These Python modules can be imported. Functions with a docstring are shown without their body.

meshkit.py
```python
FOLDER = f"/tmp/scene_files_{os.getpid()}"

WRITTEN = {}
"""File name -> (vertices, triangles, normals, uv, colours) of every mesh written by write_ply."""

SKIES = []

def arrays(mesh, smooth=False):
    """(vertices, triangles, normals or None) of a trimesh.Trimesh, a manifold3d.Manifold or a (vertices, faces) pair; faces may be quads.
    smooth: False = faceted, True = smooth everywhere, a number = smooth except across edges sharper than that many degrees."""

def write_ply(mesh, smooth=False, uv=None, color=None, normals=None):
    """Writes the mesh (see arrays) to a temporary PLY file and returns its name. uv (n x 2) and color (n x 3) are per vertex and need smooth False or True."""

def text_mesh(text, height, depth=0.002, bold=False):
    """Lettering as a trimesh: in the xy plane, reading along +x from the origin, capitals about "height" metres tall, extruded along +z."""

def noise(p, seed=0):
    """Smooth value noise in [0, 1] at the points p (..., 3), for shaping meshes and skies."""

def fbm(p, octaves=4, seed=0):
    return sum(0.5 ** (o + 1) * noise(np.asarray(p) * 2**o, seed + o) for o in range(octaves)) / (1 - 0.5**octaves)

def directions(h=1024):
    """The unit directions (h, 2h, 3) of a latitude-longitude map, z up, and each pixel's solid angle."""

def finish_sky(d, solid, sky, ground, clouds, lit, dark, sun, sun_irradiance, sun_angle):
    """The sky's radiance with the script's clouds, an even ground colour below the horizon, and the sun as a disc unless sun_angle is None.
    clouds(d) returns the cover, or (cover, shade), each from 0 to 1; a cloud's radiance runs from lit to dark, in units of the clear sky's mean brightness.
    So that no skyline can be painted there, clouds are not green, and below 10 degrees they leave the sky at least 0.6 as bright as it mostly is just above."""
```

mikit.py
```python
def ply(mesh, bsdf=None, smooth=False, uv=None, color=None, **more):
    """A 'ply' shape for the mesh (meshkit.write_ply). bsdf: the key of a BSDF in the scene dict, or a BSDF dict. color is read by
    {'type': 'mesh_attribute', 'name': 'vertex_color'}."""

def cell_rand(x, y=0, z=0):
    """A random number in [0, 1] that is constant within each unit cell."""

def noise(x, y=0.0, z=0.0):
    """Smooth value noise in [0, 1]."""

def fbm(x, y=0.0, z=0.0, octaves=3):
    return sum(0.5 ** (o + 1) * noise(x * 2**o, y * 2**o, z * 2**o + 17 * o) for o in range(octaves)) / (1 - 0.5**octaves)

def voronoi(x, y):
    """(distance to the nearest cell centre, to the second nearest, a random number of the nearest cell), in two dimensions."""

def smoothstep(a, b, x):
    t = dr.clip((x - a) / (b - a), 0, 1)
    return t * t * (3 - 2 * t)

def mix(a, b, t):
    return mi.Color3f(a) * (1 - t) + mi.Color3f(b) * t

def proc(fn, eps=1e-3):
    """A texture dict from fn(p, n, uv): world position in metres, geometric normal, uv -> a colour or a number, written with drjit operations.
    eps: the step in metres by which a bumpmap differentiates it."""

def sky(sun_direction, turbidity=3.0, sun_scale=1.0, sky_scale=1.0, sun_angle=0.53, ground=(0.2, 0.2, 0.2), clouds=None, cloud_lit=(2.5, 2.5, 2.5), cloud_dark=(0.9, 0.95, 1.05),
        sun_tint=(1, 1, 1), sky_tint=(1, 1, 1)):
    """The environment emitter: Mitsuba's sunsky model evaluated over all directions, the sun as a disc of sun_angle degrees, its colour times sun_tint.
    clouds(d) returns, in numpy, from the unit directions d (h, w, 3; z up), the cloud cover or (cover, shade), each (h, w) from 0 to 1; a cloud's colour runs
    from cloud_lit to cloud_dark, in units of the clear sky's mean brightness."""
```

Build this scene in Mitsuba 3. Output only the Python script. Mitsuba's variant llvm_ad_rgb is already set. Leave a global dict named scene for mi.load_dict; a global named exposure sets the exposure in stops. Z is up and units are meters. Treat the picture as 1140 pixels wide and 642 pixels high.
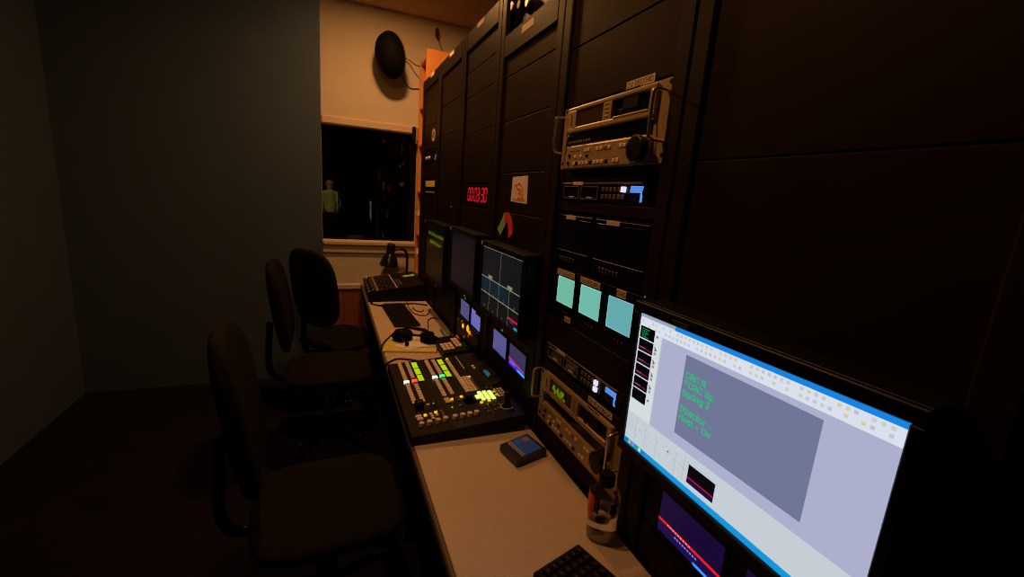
import math, random
import numpy as np, trimesh, mitsuba as mi, manifold3d as m3
import mikit, meshkit
import drjit as dr
from mikit import proc, noise, fbm, smoothstep, mix

T = mi.ScalarTransform4f
random.seed(7)
rng = np.random.default_rng(7)
scene, labels = {}, {}
EYE = 1.557                                   # eye height of the photographer; desk top at 0.74


def lin(r, g, b, k=1.0):                      # sRGB bytes -> linear rgb
    f = lambda c: (c / 255 / 12.92) if c <= 10 else ((c / 255 + 0.055) / 1.055) ** 2.4
    return [f(r) * k, f(g) * k, f(b) * k]


# ------------------------------------------------------------------ camera, light, exposure
exposure = 0.0
F, W, H = 487.6, 1140, 642
scene['camera'] = {'type': 'perspective', 'fov': math.degrees(2 * math.atan(W / 2 / F)), 'fov_axis': 'x', 'near_clip': 0.02, 'far_clip': 60.0,
                   'to_world': T().look_at(origin=[0, 0, EYE], target=[0.38176, 0.90202, EYE - 0.20155], up=[0.00861, 0.21458, 0.97667])}
LAMP_TINT = np.array([1.0, 0.45, 0.14])
# name, x, y, radius, strength of the recessed downlights in the ceiling
DOWNLIGHTS = [(0.36, 3.02, 0.075, 300.0), (-0.10, 1.30, 0.075, 212.0)]
CEIL = EYE + 1.378

# ------------------------------------------------------------------ materials


def plastic(key, col, rough=0.4, spec=0.5, metal=0.0, **kw):
    scene[key] = {'type': 'twosided', 'bsdf': {'type': 'principled', 'base_color': col if isinstance(col, dict) else {'type': 'rgb', 'value': list(col)},
                                               'roughness': rough, 'specular': spec, 'metallic': metal, **kw}}
    return key


def bumped(key, col, hfn, scale=1.0, rough=0.8, spec=0.2, eps=1e-3):
    scene[key] = {'type': 'twosided', 'bsdf': {'type': 'bumpmap', 'arbitrary': {**proc(hfn, eps)}, 'scale': scale,
                                               'bsdf': {'type': 'principled', 'base_color': col if isinstance(col, dict) else {'type': 'rgb', 'value': list(col)},
                                                        'roughness': rough, 'specular': spec}}}
    return key


def plaster_height(p, n, uv):
    return 0.0035 * fbm(p.x * 22 + p.y * 5, p.z * 22, p.y * 22, 3) + 0.0012 * noise(p.x * 90, p.z * 90, p.y * 90)


def plaster_col(p, n, uv):
    t = fbm(p.x * 3, p.z * 3, p.y * 3, 3)
    return mix((0.60, 0.53, 0.42), (0.68, 0.60, 0.48), t)


def desk_col(p, n, uv):
    g = noise(p.x * 420, p.y * 420, p.z * 50)
    t = fbm(p.x * 5, p.y * 5, 0.3, 3)
    c = mix((0.54, 0.425, 0.345), (0.61, 0.48, 0.39), t)
    return c * (0.93 + 0.12 * g)


def wood_col(p, n, uv):
    g = fbm(p.x * 60, p.y * 60, p.z * 3.0, 3)
    s = noise(p.x * 240, p.y * 240, p.z * 7)
    return mix((0.62, 0.22, 0.045), (0.80, 0.34, 0.085), g * 0.7 + s * 0.3)


def redwood_col(p, n, uv):
    g = fbm(p.x * 50, p.y * 50, p.z * 3.0, 3)
    return mix((0.22, 0.065, 0.03), (0.33, 0.11, 0.05), g)


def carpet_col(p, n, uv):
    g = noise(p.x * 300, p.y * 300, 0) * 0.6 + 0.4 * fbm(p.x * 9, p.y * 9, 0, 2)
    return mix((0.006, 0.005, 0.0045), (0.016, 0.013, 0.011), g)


def fabric_col(p, n, uv):
    g = noise(p.x * 500, p.y * 500, p.z * 500)
    return mix((0.005, 0.004, 0.0035), (0.011, 0.008, 0.007), g)


def paint_col(p, n, uv):
    g = fbm(p.x * 6, p.y * 6, p.z * 6, 3)
    return mix((0.0125, 0.0062, 0.0022), (0.0185, 0.0092, 0.0034), g)


def pad_col(p, n, uv):
    line = smoothstep(0.40, 0.46, dr.abs(p.x * 120 - dr.floor(p.x * 120) - 0.5))
    return mix((0.72, 0.58, 0.16), (0.45, 0.40, 0.20), line * 0.5)


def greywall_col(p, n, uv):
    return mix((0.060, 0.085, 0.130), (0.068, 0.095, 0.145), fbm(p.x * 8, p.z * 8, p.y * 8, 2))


bumped('plaster', proc(plaster_col), plaster_height, 1.8, 0.85, 0.15)
bumped('ceiling_paint', [0.66, 0.47, 0.28], plaster_height, 0.6, 0.9, 0.1)
plastic('trim_paint', [0.66, 0.52, 0.38], 0.45, 0.4)
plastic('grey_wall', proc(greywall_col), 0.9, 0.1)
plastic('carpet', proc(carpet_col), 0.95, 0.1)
plastic('redwood', proc(redwood_col), 0.5, 0.4)
plastic('orange_wood', proc(wood_col), 0.5, 0.4)
plastic('desk_laminate', proc(desk_col), 0.5, 0.35)
plastic('desk_edge', [0.13, 0.09, 0.06], 0.5, 0.3)
plastic('rack_paint', proc(paint_col), 0.5, 0.13)
plastic('panel_paint', [0.0155, 0.0072, 0.0022], 0.55, 0.09)
plastic('black', [0.0050, 0.0038, 0.003], 0.45, 0.2)
plastic('black_matte', [0.0038, 0.0028, 0.0022], 0.75, 0.07)
plastic('black_gloss', [0.004, 0.004, 0.0045], 0.15, 0.35)
plastic('dark_brown', [0.05, 0.022, 0.014], 0.3, 0.5)
plastic('console_top', [0.014, 0.0095, 0.006], 0.6, 0.12)
plastic('console_grey', [0.040, 0.033, 0.027], 0.45, 0.4)
plastic('key_tan', [0.80, 0.66, 0.56], 0.45, 0.4)
plastic('key_dark', [0.15, 0.11, 0.085], 0.45, 0.4)
plastic('knob_grey', [0.74, 0.62, 0.53], 0.35, 0.5)
plastic('deck_beige', [0.42, 0.30, 0.16], 0.4, 0.5, 0.2)
plastic('deck_shade', [0.22, 0.16, 0.10], 0.45, 0.5, 0.1)
plastic('chrome', [0.85, 0.80, 0.72], 0.26, 0.5, 1.0)
plastic('steel', [0.40, 0.38, 0.35], 0.32, 0.5, 1.0)
plastic('red_key', [0.45, 0.03, 0.03], 0.4, 0.5)
plastic('label_paper', [0.66, 0.55, 0.45], 0.7, 0.2)
plastic('label_print', [0.10, 0.06, 0.04], 0.7, 0.2)
plastic('white_paper', [0.84, 0.75, 0.66], 0.8, 0.2)
plastic('orange_ink', [0.75, 0.17, 0.05], 0.8, 0.1)
plastic('yellow_pad', proc(pad_col), 0.8, 0.2)
plastic('green_tape', [0.22, 0.48, 0.24], 0.7, 0.2)
plastic('red_tape', [0.75, 0.045, 0.03], 0.6, 0.3)
plastic('teal', [0.02, 0.22, 0.48], 0.35, 0.5)
plastic('case_blue', [0.03, 0.13, 0.92], 0.3, 0.5)
plastic('case_orange', [0.26, 0.15, 0.08], 0.5, 0.4)
plastic('case_navy', [0.014, 0.013, 0.022], 0.35, 0.5)
plastic('fabric', proc(fabric_col), 0.9, 0.15)
plastic('rubber', [0.008, 0.007, 0.006], 0.6, 0.3)
plastic('cable_grey', [0.05, 0.035, 0.025], 0.6, 0.3)
plastic('bottle_red', [0.62, 0.02, 0.025], 0.35, 0.5)
plastic('studio_black', [0.010, 0.009, 0.008], 0.9, 0.1)
plastic('reflection_curtain', [0.035, 0.014, 0.009], 0.9, 0.1)
plastic('skin', [0.50, 0.30, 0.21], 0.55, 0.35)
plastic('hair', [0.022, 0.014, 0.010], 0.55, 0.4)
plastic('shirt', [0.60, 0.55, 0.20], 0.8, 0.2)
plastic('trousers', [0.012, 0.012, 0.015], 0.8, 0.2)
plastic('screen_face', [0.004, 0.004, 0.005], 0.28, 0.22)
plastic('lamp_metal', [0.010, 0.008, 0.007], 0.28, 0.5)
scene['pane_glass'] = {'type': 'thindielectric', 'int_ior': 1.35}
scene['clear_sheet'] = {'type': 'thindielectric', 'int_ior': 1.45}
scene['water'] = {'type': 'dielectric', 'int_ior': 1.33, 'ext_ior': 1.0}

# ------------------------------------------------------------------ helpers: meshes


def cat(ms):
    return trimesh.util.concatenate(list(ms))


def box(x0, x1, y0, y1, z0, z1):
    m = trimesh.creation.box((abs(x1 - x0), abs(y1 - y0), abs(z1 - z0)))
    m.apply_translation(((x0 + x1) / 2, (y0 + y1) / 2, (z0 + z1) / 2))
    return m


def rbox(x0, x1, y0, y1, z0, z1, b=0.003):    # a box with chamfered edges
    b = min(b, 0.45 * min(abs(x1 - x0), abs(y1 - y0), abs(z1 - z0)))
    pts = []
    for xs, xi in ((x0, b), (x1, -b)):
        for ys, yi in ((y0, b), (y1, -b)):
            for zs, zi in ((z0, b), (z1, -b)):
                pts += [(xs, ys + yi, zs + zi), (xs + xi, ys, zs + zi), (xs + xi, ys + yi, zs)]
    return trimesh.convex.convex_hull(np.array(pts))


def cyl(p0, p1, r0, r1=None, n=24, caps=True):
    p0, p1 = np.array(p0, float), np.array(p1, float)
    r1 = r0 if r1 is None else r1
    h = np.linalg.norm(p1 - p0)
    prof = [[0, 0], [r0, 0], [r1, h], [0, h]] if caps else [[r0, 0], [r1, h]]
    m = trimesh.creation.revolve(np.array(prof), sections=n)
    m.apply_transform(trimesh.geometry.align_vectors([0, 0, 1], (p1 - p0) / h))
    m.apply_translation(p0)
    return m


def lathe(prof, c=(0, 0, 0), axis=(0, 0, 1), n=32):
    m = trimesh.creation.revolve(np.array(prof, float), sections=n)
    m.apply_transform(trimesh.geometry.align_vectors([0, 0, 1], np.array(axis, float) / np.linalg.norm(axis)))
    m.apply_translation(c)
    return m


def smooth_path(pts, n=8):
    p = np.array(pts, float)
    if len(p) < 3:
        return p
    q = np.vstack([2 * p[0] - p[1], p, 2 * p[-1] - p[-2]])
    out = []
    for i in range(len(p) - 1):
        a, b, c, d = q[i:i + 4]
        for t in np.linspace(0, 1, n, endpoint=False):
            out.append(0.5 * (2 * b + (c - a) * t + (2 * a - 5 * b + 4 * c - d) * t * t + (3 * b - a - 3 * c + d) * t ** 3))
    return np.array(out + [p[-1]])


def tube(pts, r, sides=8, n=8, curve=True):
    p = smooth_path(pts, n) if curve else np.array(pts, float)
    t = np.gradient(p, axis=0)
    t /= np.linalg.norm(t, axis=1, keepdims=True)
    a = np.cross(t[0], [0, 0, 1.0] if abs(t[0][2]) < 0.9 else [1.0, 0, 0])
    rings = []
    ang = np.arange(sides) * 2 * np.pi / sides
    for i in range(len(p)):
        a = a - t[i] * (a @ t[i])
        a /= np.linalg.norm(a)
        b = np.cross(t[i], a)
        rings.append(p[i] + r * (np.cos(ang)[:, None] * a + np.sin(ang)[:, None] * b))
    v = np.vstack(rings + [p[:1], p[-1:]])
    f, N = [], len(p)
    for i in range(N - 1):
        for j in range(sides):
            k = (j + 1) % sides
            f += [[i * sides + j, i * sides + k, (i + 1) * sides + k], [i * sides + j, (i + 1) * sides + k, (i + 1) * sides + j]]
    for j in range(sides):
        k = (j + 1) % sides
        f += [[N * sides, k, j], [N * sides + 1, (N - 1) * sides + j, (N - 1) * sides + k]]
    return trimesh.Trimesh(v, f, process=False)


def shear(m, s, x0):                           # tilts a flat-built console top: z rises by s per metre of x
    m = m.copy()
    m.vertices[:, 2] += s * (m.vertices[:, 0] - x0)
    return m


def turn(m, deg, axis=(0, 0, 1), point=(0, 0, 0)):
    m = m.copy()
    m.apply_transform(trimesh.transformations.rotation_matrix(math.radians(deg), axis, point))
    return m


def face_text(s, h, y_mid, z_mid, x, depth=0.0006, width=None, bold=False):   # lettering read by someone looking along +x
    m = meshkit.text_mesh(s, h, depth, bold)
    lo, hi = m.bounds
    k = 1.0 if width is None else width / (hi[0] - lo[0])
    v = m.vertices
    m.vertices = np.stack([x - v[:, 2], y_mid - (v[:, 0] - (lo[0] + hi[0]) / 2) * k, z_mid + v[:, 1] - (lo[1] + hi[1]) / 2], 1)
    return m


# ------------------------------------------------------------------ helpers: entries


def numbered(key):
    taken = lambda k: k in scene or k in labels or any(q.startswith(k + '__') for q in scene)
    if not taken(key):
        return key
    i = 1
    while taken(f'{key}_{i:03d}'):
        i += 1
    return f'{key}_{i:03d}'


def thing(name, label, category, group=None):
    key = numbered(name)
    labels[key] = {'label': label, 'category': category}
    if group:
        labels[key]['group'] = group
    return key


def put(mesh, mat, key=None, parent=None, smooth=False, label=None, kind=None, **more):
    full = numbered(parent + '__' + key) if parent else key
    scene[full] = mikit.ply(mesh, mat, smooth=smooth, **more)
    if label or kind:
        labels.setdefault(full, {})
        if label:
            labels[full]['label'] = label
        if kind:
            labels[full]['kind'] = kind
    return full


put_entry = put


def struct(key, mesh, mat, smooth=False, label=None):
    scene[key] = mikit.ply(mesh, mat, smooth=smooth)
    labels[key] = {'kind': 'structure'}
    if label:
        labels[key]['label'] = label
    return key


def glow(mesh, rgb, key, parent, weight=0.02, mat='screen_face', smooth=False, label=None):
    return put(mesh, mat, key, parent, smooth, label, emitter={'type': 'area', 'radiance': {'type': 'rgb', 'value': [float(c) for c in rgb]}, 'sampling_weight': weight})


class Screen:
    """A lit display facing -x, laid out in metres from its upper left corner: u to the viewer's right, v down."""

    def __init__(self, x, y_left, z_top, w, h):
        self.x, self.y, self.z, self.w, self.h = x, y_left, z_top, w, h
        self.v, self.f, self.c, self.n = [], [], [], 0

    def pt(self, u, v, d):
        return (self.x - d, self.y - u, self.z - v)

    def poly(self, uv, col, d=0.0):
        v = [self.pt(u, w, d) for u, w in uv]
        self.v += v
        self.f += [(self.n, self.n + i + 1, self.n + i) for i in range(1, len(v) - 1)]
        self.c += [col] * len(v)
        self.n += len(v)

    def rect(self, u0, v0, u1, v1, col, d=0.0):
        self.poly([(u0, v0), (u1, v0), (u1, v1), (u0, v1)], col, d)

    def line(self, u0, v0, u1, v1, t, col, d):
        n = np.array([v0 - v1, u1 - u0]) / math.hypot(u1 - u0, v1 - v0) * t / 2
        self.poly([(u0 - n[0], v0 - n[1]), (u1 - n[0], v1 - n[1]), (u1 + n[0], v1 + n[1]), (u0 + n[0], v0 + n[1])], col, d)

    def text(self, s, h, u, v, col, d, width=None, bold=False):
        m = meshkit.text_mesh(s, h, 0.0002, bold)
        keep = m.face_normals[:, 2] > 0.5
        t = m.vertices
        k = 1.0 if width is None else width / (m.bounds[1][0] - m.bounds[0][0])
        pts = [self.pt(u + k * a[0], v - a[1], d) for a in t]
        self.v += pts
        self.f += [tuple(int(i) + self.n for i in f) for f in m.faces[keep]]
        self.c += [col] * len(pts)
        self.n += len(pts)

    def build(self, parent, key='screen', weight=0.05, label=None):
        v, f, c = np.array(self.v), np.array(self.f), np.array(self.c, float)
        used, inv = np.unique(f, return_inverse=True)
        v, c, f = v[used], c[used], inv.reshape(f.shape)
        n = np.cross(v[f[:, 1]] - v[f[:, 0]], v[f[:, 2]] - v[f[:, 0]])
        f = np.where((n[:, 0] > 0)[:, None], f[:, ::-1], f)
        return put(trimesh.Trimesh(v, f, process=False), 'screen_face', key, parent, label=label, color=c,
                   emitter={'type': 'area', 'radiance': {'type': 'mesh_attribute', 'name': 'vertex_color'}, 'sampling_weight': weight})


def label_strip(parent, y0, y1, z0, z1, x, text=None, h=0.01, key='name_tag', label=None):
    """A strip of label tape stuck on a front, its print slightly proud."""
    k = put(rbox(x - 0.0012, x + 0.0005, y0, y1, z0, z1, 0.0004), 'label_paper', key, parent, label=label)
    if text and parent.count('__') == 0:
        put(face_text(text, h, (y0 + y1) / 2, (z0 + z1) / 2, x - 0.0011, 0.0006, width=(y1 - y0) * 0.88), 'label_print', 'lettering', k)
    return k


# ------------------------------------------------------------------ the setting
WALL_Y, DESK_Z = 3.95, 0.74
Z = lambda r: EYE + r                         # heights measured from the eye level
PIER_X, PIER_Y = -0.062, 3.74
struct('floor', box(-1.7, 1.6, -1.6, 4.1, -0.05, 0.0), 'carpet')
struct('ceiling', box(-1.7, 1.6, -1.6, 4.1, CEIL, CEIL + 0.05), 'ceiling_paint')
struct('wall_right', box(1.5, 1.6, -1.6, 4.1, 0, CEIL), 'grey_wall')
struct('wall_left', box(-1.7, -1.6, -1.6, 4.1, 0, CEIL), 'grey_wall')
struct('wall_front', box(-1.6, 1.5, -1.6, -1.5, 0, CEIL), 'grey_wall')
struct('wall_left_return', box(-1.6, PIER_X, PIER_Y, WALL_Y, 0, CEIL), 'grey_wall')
WT, WB, WR = Z(0.464), Z(-0.448), 0.692
struct('wall_back', cat([box(PIER_X, 1.5, WALL_Y, WALL_Y + 0.12, WT, CEIL), box(PIER_X, 1.5, WALL_Y, WALL_Y + 0.12, 0.0, WB), box(WR, 1.5, WALL_Y, WALL_Y + 0.12, WB, WT),
                         box(-1.6, PIER_X, WALL_Y, WALL_Y + 0.12, 0, CEIL)]), 'plaster', label='cream textured plaster wall around the dark window')
struct('trim_1', rbox(PIER_X, WR + 0.01, WALL_Y - 0.022, WALL_Y, WT, Z(0.530), 0.012), 'trim_paint',
       label='cream moulding over the window')
struct('trim_2', cat([rbox(PIER_X, WR + 0.02, WALL_Y - 0.045, WALL_Y, WB - 0.045, WB, 0.012), rbox(PIER_X, WR + 0.01, WALL_Y - 0.022, WALL_Y, Z(-0.556), WB - 0.043, 0.006)]), 'trim_paint',
       label='cream window sill moulding')
struct('trim_3', rbox(PIER_X, 1.4, WALL_Y - 0.03, WALL_Y, 0.682, 0.735, 0.010), 'trim_paint', label='cream rail along the wall at desk height')
struct('wall_back_panelling', cat([rbox(x, x + 0.158, WALL_Y - 0.016, WALL_Y, 0.0, 0.682, 0.004) for x in np.arange(PIER_X, 1.3, 0.16)]), 'redwood', label='reddish brown wooden panelling below the rail')
struct('window_1', box(PIER_X, WR, WALL_Y + 0.05, WALL_Y + 0.051, WB, WT), 'pane_glass', label='dark window into the next room')
put(cat([box(PIER_X, WR, WALL_Y + 0.03, WALL_Y + 0.07, WT - 0.012, WT), box(PIER_X, WR, WALL_Y + 0.03, WALL_Y + 0.07, WB, WB + 0.012), box(WR - 0.012, WR, WALL_Y + 0.03, WALL_Y + 0.07, WB, WT)]),
    'black', 'window_frame', 'window_1')
# the dark studio beyond the glass
struct('studio_floor', box(-3.0, 3.0, 4.07, 14.0, -0.05, 0), 'studio_black')
struct('studio_ceiling', box(-3.0, 3.0, 4.07, 14.0, 3.4, 3.45), 'studio_black')
struct('studio_wall_left', box(-3.05, -3.0, 4.07, 14.0, 0, 3.4), 'studio_black')
struct('studio_wall_right', box(3.0, 3.05, 4.07, 14.0, 0, 3.4), 'studio_black')
struct('studio_wall_back', box(-3.0, 3.0, 14.0, 14.05, 0, 3.4), 'studio_black')

# recessed downlights
for i, (x, y, r, k) in enumerate(DOWNLIGHTS):
    d = thing('ceiling_light', ['round recessed downlight in the ceiling near the window wall', 'round recessed downlight in the ceiling behind the chairs'][i], 'ceiling light', 'recessed downlights')
    put(lathe([[r, -0.001], [r + 0.025, -0.004], [r + 0.027, 0.0], [r, 0.0]], (x, y, CEIL - 0.001)), 'trim_paint', 'trim_ring', d, 40)
    disc = cyl((x, y, CEIL - 0.006), (x, y, CEIL - 0.003), r, n=32)
    keep = disc.face_normals[:, 2] < -0.5
    disc.update_faces(keep)
    glow(disc, LAMP_TINT * k, 'diffuser', d, 3.0)

# ------------------------------------------------------------------ equipment racks
RX, PX = 0.672, 0.682                         # faces of the rack posts and of the blank panels
PITCH, POST = 0.575, 0.046
RACK_Y = [0.185 + PITCH * i for i in range(7)]   # F A B C D E
TOP = Z(0.822)


def rack(i, label, seams, tag=None, rail=(0.73, 0.822), cells=()):
    """seams: heights (from eye level) where one blank panel meets the next; cells: the spans left open for equipment."""
    y0, y1 = RACK_Y[i] + 0.0015, RACK_Y[i + 1] - 0.0015
    k = thing('equipment_rack', label, 'rack', 'row of black equipment racks')
    for a, b in ((y0, y0 + POST), (y1 - POST, y1)):
        put(cat([rbox(RX, 0.745, a, b, 0.0, TOP, 0.004), box(0.745, 1.35, a if a == y0 else b - 0.012, a + 0.012 if a == y0 else b, 0.0, TOP)]), 'rack_paint', 'side_post', k)
    ya, yb = y0 + POST + 0.0004, y1 - POST - 0.0004
    put(rbox(RX, 0.76, ya, yb, Z(rail[0]), Z(rail[1]), 0.005), 'rack_paint', 'top_rail', k)
    put(box(0.76, 1.35, ya, yb, TOP - 0.02, TOP), 'rack_paint', 'roof', k)
    put(box(1.33, 1.35, ya, yb, 0.0, TOP - 0.02), 'rack_paint', 'back_panel', k)
    for za, zb in zip(seams[:-1], seams[1:]):
        if any(a < (za + zb) / 2 < b for a, b in cells):
            continue
        put(rbox(PX, PX + 0.012, ya, yb, Z(zb) + 0.0012, Z(za) - 0.0012, 0.002), 'panel_paint', 'blank_panel', k)
    for a, b, c, d in tag or ():
        label_strip(k, a, b, Z(c), Z(d), RX)
    return k


BOT = -EYE + 0.01
rack_f = rack(0, 'black equipment rack behind the large computer monitor', [0.73, 0.45, 0.10, -0.2, -0.585, -0.725, -1.0, -1.3, BOT], cells=[(-0.725, -0.585)])
rack_a = rack(1, 'black equipment rack holding both beige tape decks', [0.73, 0.4505, 0.284, 0.096, 0.062, 0.004, -0.028, -0.205, -0.21, -0.375, -0.463, -0.5335, -0.5725, -0.7525, -0.9, -1.2, BOT],
              cells=[(0.096, 0.284), (0.004, 0.062), (-0.205, -0.028), (-0.375, -0.21), (-0.5335, -0.463), (-0.7525, -0.5725)])
rack_b = rack(2, 'black equipment rack with a white sticker above the split screen monitor', [0.56, 0.4845, 0.307, 0.10, -0.06, -0.25, -0.535, -0.725, -1.0, -1.3, BOT], [(1.572, 1.68, 0.606, 0.632)],
              (0.56, 0.65), cells=[(-0.725, -0.535)])
rack_c = rack(3, 'black equipment rack with the red clock', [0.73, 0.622, 0.497, 0.3115, 0.06, -0.06, -0.25, -0.535, -0.73, -1.0, -1.3, BOT], [(2.165, 2.265, 0.796, 0.818)],
              cells=[(-0.06, 0.06), (-0.73, -0.535)])
rack_d = rack(4, 'black blank equipment rack left of the rack with the clock', [0.725, 0.541, 0.36, 0.10, -0.15, -0.5, -0.9, -1.2, BOT], [(2.715, 2.815, 0.796, 0.818)])
rack_e = rack(5, 'black equipment rack at the far end beside the orange bookcase', [0.745, 0.4765, 0.30, 0.20, 0.10, -0.04, -0.2, -0.5, -0.9, -1.2, BOT], [(3.255, 3.365, 0.796, 0.818)], (0.745, 0.822),
              cells=[(0.20, 0.30), (-0.04, 0.10)])
put(rbox(PX - 0.002, PX + 0.001, 2.652, 2.664, Z(-0.085), Z(-0.073), 0.001), 'label_paper', 'screw', rack_d)

# gear at the far rack
g = thing('rack_unit', 'thin rack unit with a small blue-white light in the far rack', 'rack unit')
ya, yb = RACK_Y[5] + POST + 0.003, RACK_Y[6] - POST - 0.003
put(rbox(0.682, 0.95, ya, yb, Z(0.205), Z(0.295), 0.003), 'black', 'body', g)
glow(rbox(0.6800, 0.6825, 3.115, 3.150, Z(0.222), Z(0.258), 0.001), lin(150, 190, 255), 'status_light', g)
for y in (3.44, 3.35):
    put(lathe([[0, 0], [0.012, 0], [0.010, 0.012], [0, 0.013]], (0.682, y, Z(0.245)), (-1, 0, 0), 16), 'knob_grey', 'knob', g, 30)
g = thing('patch_panel', 'rack panel with a long yellow label strip in the far rack', 'patch panel')
put(rbox(0.682, 0.90, ya, yb, Z(-0.035), Z(0.095), 0.003), 'black', 'body', g)
put(rbox(0.6805, 0.6825, 3.115, 3.47, Z(0.036), Z(0.080), 0.0006), 'yellow_pad', 'label_strip', g, label='dull yellow label strip')
for y in np.linspace(3.16, 3.44, 8):
    put(cyl((0.6825, y, Z(-0.005)), (0.676, y, Z(-0.005)), 0.008, n=12), 'steel', 'socket', g)
s = thing('oval_sticker', 'small oval white sticker on the far rack', 'sticker')
o = trimesh.creation.extrude_polygon(__import__('shapely').affinity.scale(__import__('shapely').Point(0, 0).buffer(1.0, 24), 0.052, 0.042), 0.001)
o.vertices = np.stack([PX - 0.0005 - o.vertices[:, 2], 3.245 + o.vertices[:, 0], Z(0.395) + o.vertices[:, 1]], 1)
put(o, 'label_paper', 'backing', s)
o2 = o.copy(); o2.vertices = (o.vertices - [PX, 3.245, Z(0.395)]) * [1, 0.62, 0.6] + [PX - 0.0006, 3.245, Z(0.395)]
put(o2, 'label_print', 'mark', s)
l = thing('green_indicator', 'tiny green indicator light low on the far rack', 'indicator light')
put(cyl((PX + 0.002, 3.07, Z(-0.142)), (PX - 0.003, 3.07, Z(-0.142)), 0.006, n=12), 'black', 'collar', l)
glow(lathe([[0.004, 0], [0.003, 0.003], [0, 0.004]], (PX - 0.003, 3.07, Z(-0.142)), (-1, 0, 0), 10), lin(40, 170, 60), 'lens', l)

# amplifier at the top of rack B
g = thing('amplifier', 'black amplifier with bright knobs at the top of the sticker rack', 'amplifier')
ya, yb = RACK_Y[2] + POST + 0.003, RACK_Y[3] - POST - 0.003
put(rbox(0.705, 0.80, ya + 0.004, yb - 0.004, Z(0.656), Z(0.790), 0.004), 'black', 'body', g)
for y, z in ((1.835, 0.755), (1.675, 0.715), (1.755, 0.735)):
    put(lathe([[0, 0], [0.020, 0], [0.019, 0.022], [0.015, 0.026], [0, 0.026]], (0.7055, y, Z(z)), (-1, 0, 0), 24), 'steel' if y != 1.755 else 'black', 'knob', g, 30)
for y in (1.850, 1.396):
    put(tube([(0.706, y, Z(0.675)), (0.685, y, Z(0.680)), (0.685, y, Z(0.775)), (0.706, y, Z(0.780))], 0.005, 8, 6), 'black', 'handle', g, 40)

# ------------------------------------------------------------------ tape decks


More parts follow.
